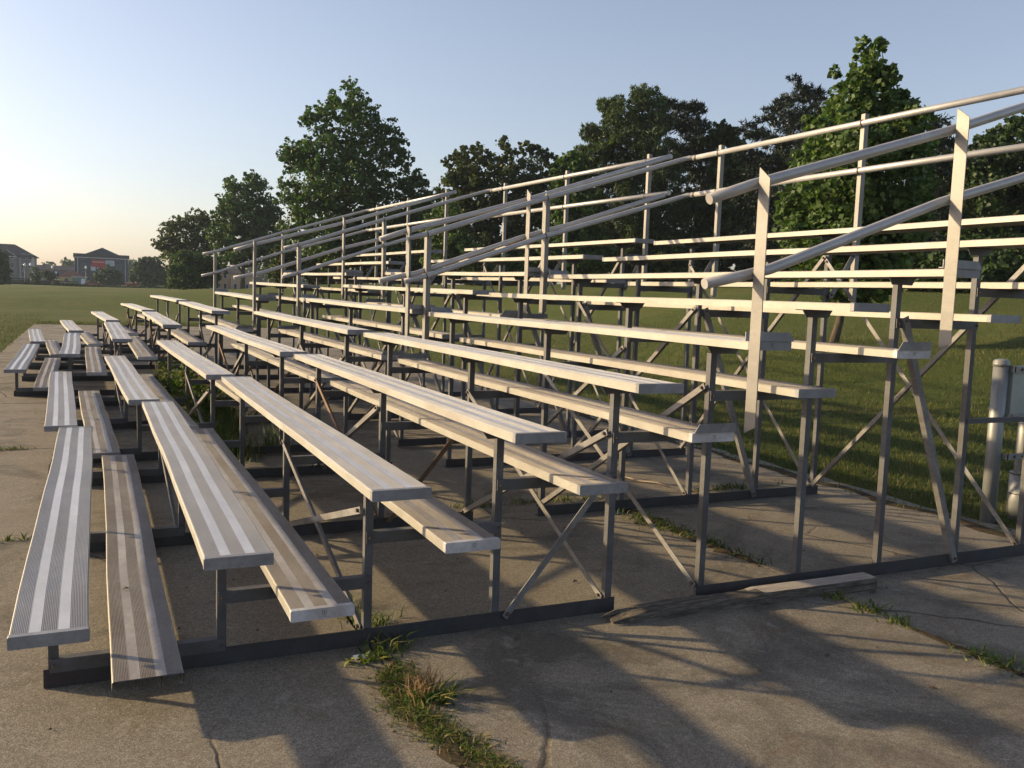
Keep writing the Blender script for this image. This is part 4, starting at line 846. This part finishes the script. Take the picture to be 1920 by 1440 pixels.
for cx, wd_ in ((1.2, 2.8), (7.0, 2.3), (-9, 2.8)):
    mb = MB(); zz = 7.7+gz; mb.prism([(cx-wd_, 0, zz), (cx+wd_, 0, zz), (cx, 0, zz+1.7)], (0, -1.05, 0), (0, 4, 0)); gb = mb.build('gable', M['roof'], rf)
    mb = MB(); mb.prism([(cx-wd_-.15, 0, zz-.12), (cx+wd_+.15, 0, zz-.12), (cx+wd_+.15, 0, zz+.06), (cx, 0, zz+1.85), (cx, 0, zz+1.62), (cx+wd_-.1, 0, zz+.08), (cx-wd_-.15, 0, zz+.06)], (0, -1.2, 0), (0, .12, 0)); mb.build('trim', M['cream'], rf)
for fl in range(3):
    for x in (-16, -11, -7.5, -4, 1.2, 5.8, 8.2, 11, 12.6): win(root, x, (-.92 if 4.6 < x < 9.4 and fl else (-.47 if -1.5 < x < 3.8 or x < -13 else -.02)), .6+fl*2.5, .9, 1.35)
mb = MB(); mb.box(12.9, 13.75, -.06, 0, -1, 7.9+gz); mb.box(10, 10.25, -.06, 0, -1, 7.9+gz); mb.build('corner_board', M['cream'], root)

# dark gabled building with banners
root = empty('gabled_building', (-5.25, 296.7, zl(2, 297))); tag(root, 'dark blue gabled building with red banner, partly behind the small round tree', 'building'); gz = -root.location.z; W = 14.75
mb = MB(); mb.box(0, W, 0, 14, -1, 8.55+gz); mb.build('wall', M['navy'], root)
mb = MB(); mb.box(-.35, W+.35, -.35, 14.35, 8.55+gz, 9.75+gz); mb.build('parapet', M['roof'], root)
mb = MB(); mb.prism([(3.2, 0, 9.7+gz), (11.9, 0, 9.7+gz), (7.6, 0, 11.55+gz)], (0, -.4, 0), (0, 14.7, 0)); mb.build('gable', M['navy'], root)
mb = MB()
mb.prism([(2.9, 0, 9.72+gz), (7.6, 0, 11.75+gz), (12.2, 0, 9.72+gz), (11.8, 0, 9.72+gz), (7.6, 0, 11.55+gz), (3.3, 0, 9.72+gz)], (0, -.55, 0), (0, 15, 0)); mb.build('gable_roof', M['roof'], root)
mb = MB(); mb.box(-.38, W+.38, -.42, -.352, 8.5+gz, 8.72+gz); mb.box(.75, .95, -.06, 0, -1, 8.5+gz); mb.box(W-.9, W-.75, -.06, 0, -1, 8.5+gz); mb.box(-.06, 0, 0, 3, -1, 8.5+gz); mb.build('trim', M['cream'], root)
mb = MB(); mb.box(4.6, 8.3, -.16, -.02, 5.9+gz, 8.1+gz); mb.box(6.6, 8.3, -.16, -.02, 5.2+gz, 5.9+gz); bn = mb.build('banner', M['redsign'], root)
mb = MB(); rq = random.Random(4); x = 4.9
while x < 8.0:
    w_ = rq.uniform(.16, .30); mb.box(x, x+w_, -.19, -.162, 7.15+gz, 7.6+gz); x += w_+.09
mb.build('lettering', M['signletters'], bn)
mb = MB(); mb.box(8.45, 10.9, -.14, -.02, 6.35+gz, 8.0+gz); pn = mb.build('sign_board', M['tin'], root); mb = MB()
for i in range(3): mb.box(8.8, 10.5, -.16, -.142, 6.7+i*.4+gz, 6.85+i*.4+gz)
mb.build('lettering', M['bluegrey'], pn)
mb = MB(); mb.box(4.4, 5.7, -.14, -.02, 4.75+gz, 6.3+gz); mb.build('sign_board', M['tin'], root)
mb = MB(); x = 6.05
for w_ in (.35, .12, .42, .22, .5, .16): mb.box(x, x+w_, -.08, -.02, 5.35+gz, 5.85+gz); x += w_+.14
mb.build('lettering', M['cream'], root)
for fl in range(3):
    for x in (2.4, 12.2): win(root, x, -.02, 1.0+fl*2.6, 1.1, 1.3, 'bluegrey')
mb = MB(); mb.box(2.2, 3.3, -.06, -.02, -.4, 1.9); mb.build('door', M['bluegrey'], root)

# blue grey terrace
root = empty('terrace_house', (-17.3, 326.3, zl(-14, 326))); tag(root, 'low blue grey terrace between the apartment house and the dark gabled building', 'building'); gz = -root.location.z
mb = MB(); mb.box(0, 12.5, 0, 8, -1, 4.6+gz); mb.build('wall', M['bluegrey'], root)
mb = MB(); mb.prism([(-.4, 0, 4.55+gz), (12.9, 0, 4.55+gz), (12.9, 8.8, 4.55+gz), (-.4, 8.8, 4.55+gz)], (0, -.4, 0), (0, 0, .2)); mb.v += [(-.4, -.4, 4.76+gz), (12.9, -.4, 4.76+gz), (12.9, 8.4, 4.76+gz), (-.4, 8.4, 4.76+gz), (-.4, 4, 6.3+gz), (12.9, 4, 6.3+gz)]
k = len(mb.v)-6
for f_ in ((0, 1, 5, 4), (2, 3, 4, 5), (0, 4, 3), (1, 2, 5)): mb.face([k+i for i in f_])
mb.build('roof', M['roof'], root)
for x in (1.5, 4, 6.6, 9, 11.2):
    win(root, x, -.02, .8, .9, 1.2); win(root, x, -.02, 3.0+gz, .9, 1.1)
# small red roofed house
root = empty('small_house', (-8.1, 256.6, zl(-6.5, 256.6))); tag(root, 'small yellow walled house with red brown roof in front of the blue grey terrace', 'building'); gz = -root.location.z
mb = MB(); mb.box(0, 5.6, 0, 5, -1, 2.55+gz); mb.build('wall', M['yellow'], root)
mb = MB(); mb.v = [(-.4, -.4, 2.5+gz), (6, -.4, 2.5+gz), (6, 5.4, 2.5+gz), (-.4, 5.4, 2.5+gz), (1.8, 2.5, 4.0+gz), (3.8, 2.5, 4.0+gz)]
for f_ in ((0, 1, 5, 4), (1, 2, 5), (2, 3, 4, 5), (3, 0, 4), (3, 2, 1, 0)): mb.face(f_)
mb.build('roof', M['redroof'], root); win(root, 1.6, -.02, .3, .8, .9); win(root, 4.0, -.02, .3, .8, .9)
# shed
root = empty('shed', (-5.0, 251.7, zl(-3.5, 251.7))); tag(root, 'low green and white shed with flat pale roof left of the dark red car', 'shed'); gz = -root.location.z
mb = MB(); mb.box(0, 3.3, 0, 3, -.5, 2.4+gz); mb.build('wall', M['greenpaint'], root); mb = MB(); mb.box(-.2, 3.5, -.2, 3.2, 2.4+gz, 2.6+gz); mb.build('roof', M['tin'], root); mb = MB(); mb.box(2.0, 2.9, -.05, 0, 0, 2.1+gz); mb.build('door', M['whitepaint'], root)
# tan building glimpsed through the trees
root = empty('tan_building', (14.6, 146, zl(18, 146))); tag(root, 'sunlit tan building glimpsed through the trees left of the guard rails', 'building'); gz = -root.location.z
mb = MB(); mb.box(.6, 8.6, 0, 8, -1, 3.6+gz); mb.box(1.8, 3.6, -.6, 0, -1, 4.2+gz); mb.box(5.2, 6.6, -.5, 0, -1, 3.0+gz); mb.build('wall', M['tanwall'], root)
mb = MB(); mb.v = [(.3, -.3, 3.6+gz), (8.9, -.3, 3.6+gz), (8.9, 8.3, 3.6+gz), (.3, 8.3, 3.6+gz), (2.5, 4, 4.5+gz), (6.5, 4, 4.5+gz)]
for f_ in ((0, 1, 5, 4), (1, 2, 5), (2, 3, 4, 5), (3, 0, 4), (3, 2, 1, 0)): mb.face(f_)
mb.build('roof', M['roof'], root)
for x, z, y in ((4.4, 2.0, -.02), (6.9, 2.0, -.02), (7.8, .3, -.02), (2.3, .3, -.62), (3.1, .3, -.62), (2.7, 2.0, -.62), (4.4, .3, -.02), (5.9, .3, -.52)): win(root, x, y, z, .35, .8)
# utility pole behind the fence posts on the lawn

# ------------------------------------------------------------------ thin evening haze
hz = MB(); hz.box(-440, 440, -160, 570, -6, 18.5); hm = bpy.data.materials.new('haze_air'); hm.use_nodes = True; nt = hm.node_tree
nt.nodes.remove(nt.nodes['Principled BSDF']); pv = nt.nodes.new('ShaderNodeVolumePrincipled'); pv.inputs['Color'].default_value = (.72, .84, 1.0, 1); pv.inputs['Density'].default_value = .0003; pv.inputs['Anisotropy'].default_value = 0
nt.links.new(pv.outputs[0], nt.nodes['Material Output'].inputs['Volume']); o = hz.build('haze', hm); tag(o, 'thin evening haze in the air', 'haze', kind='stuff')
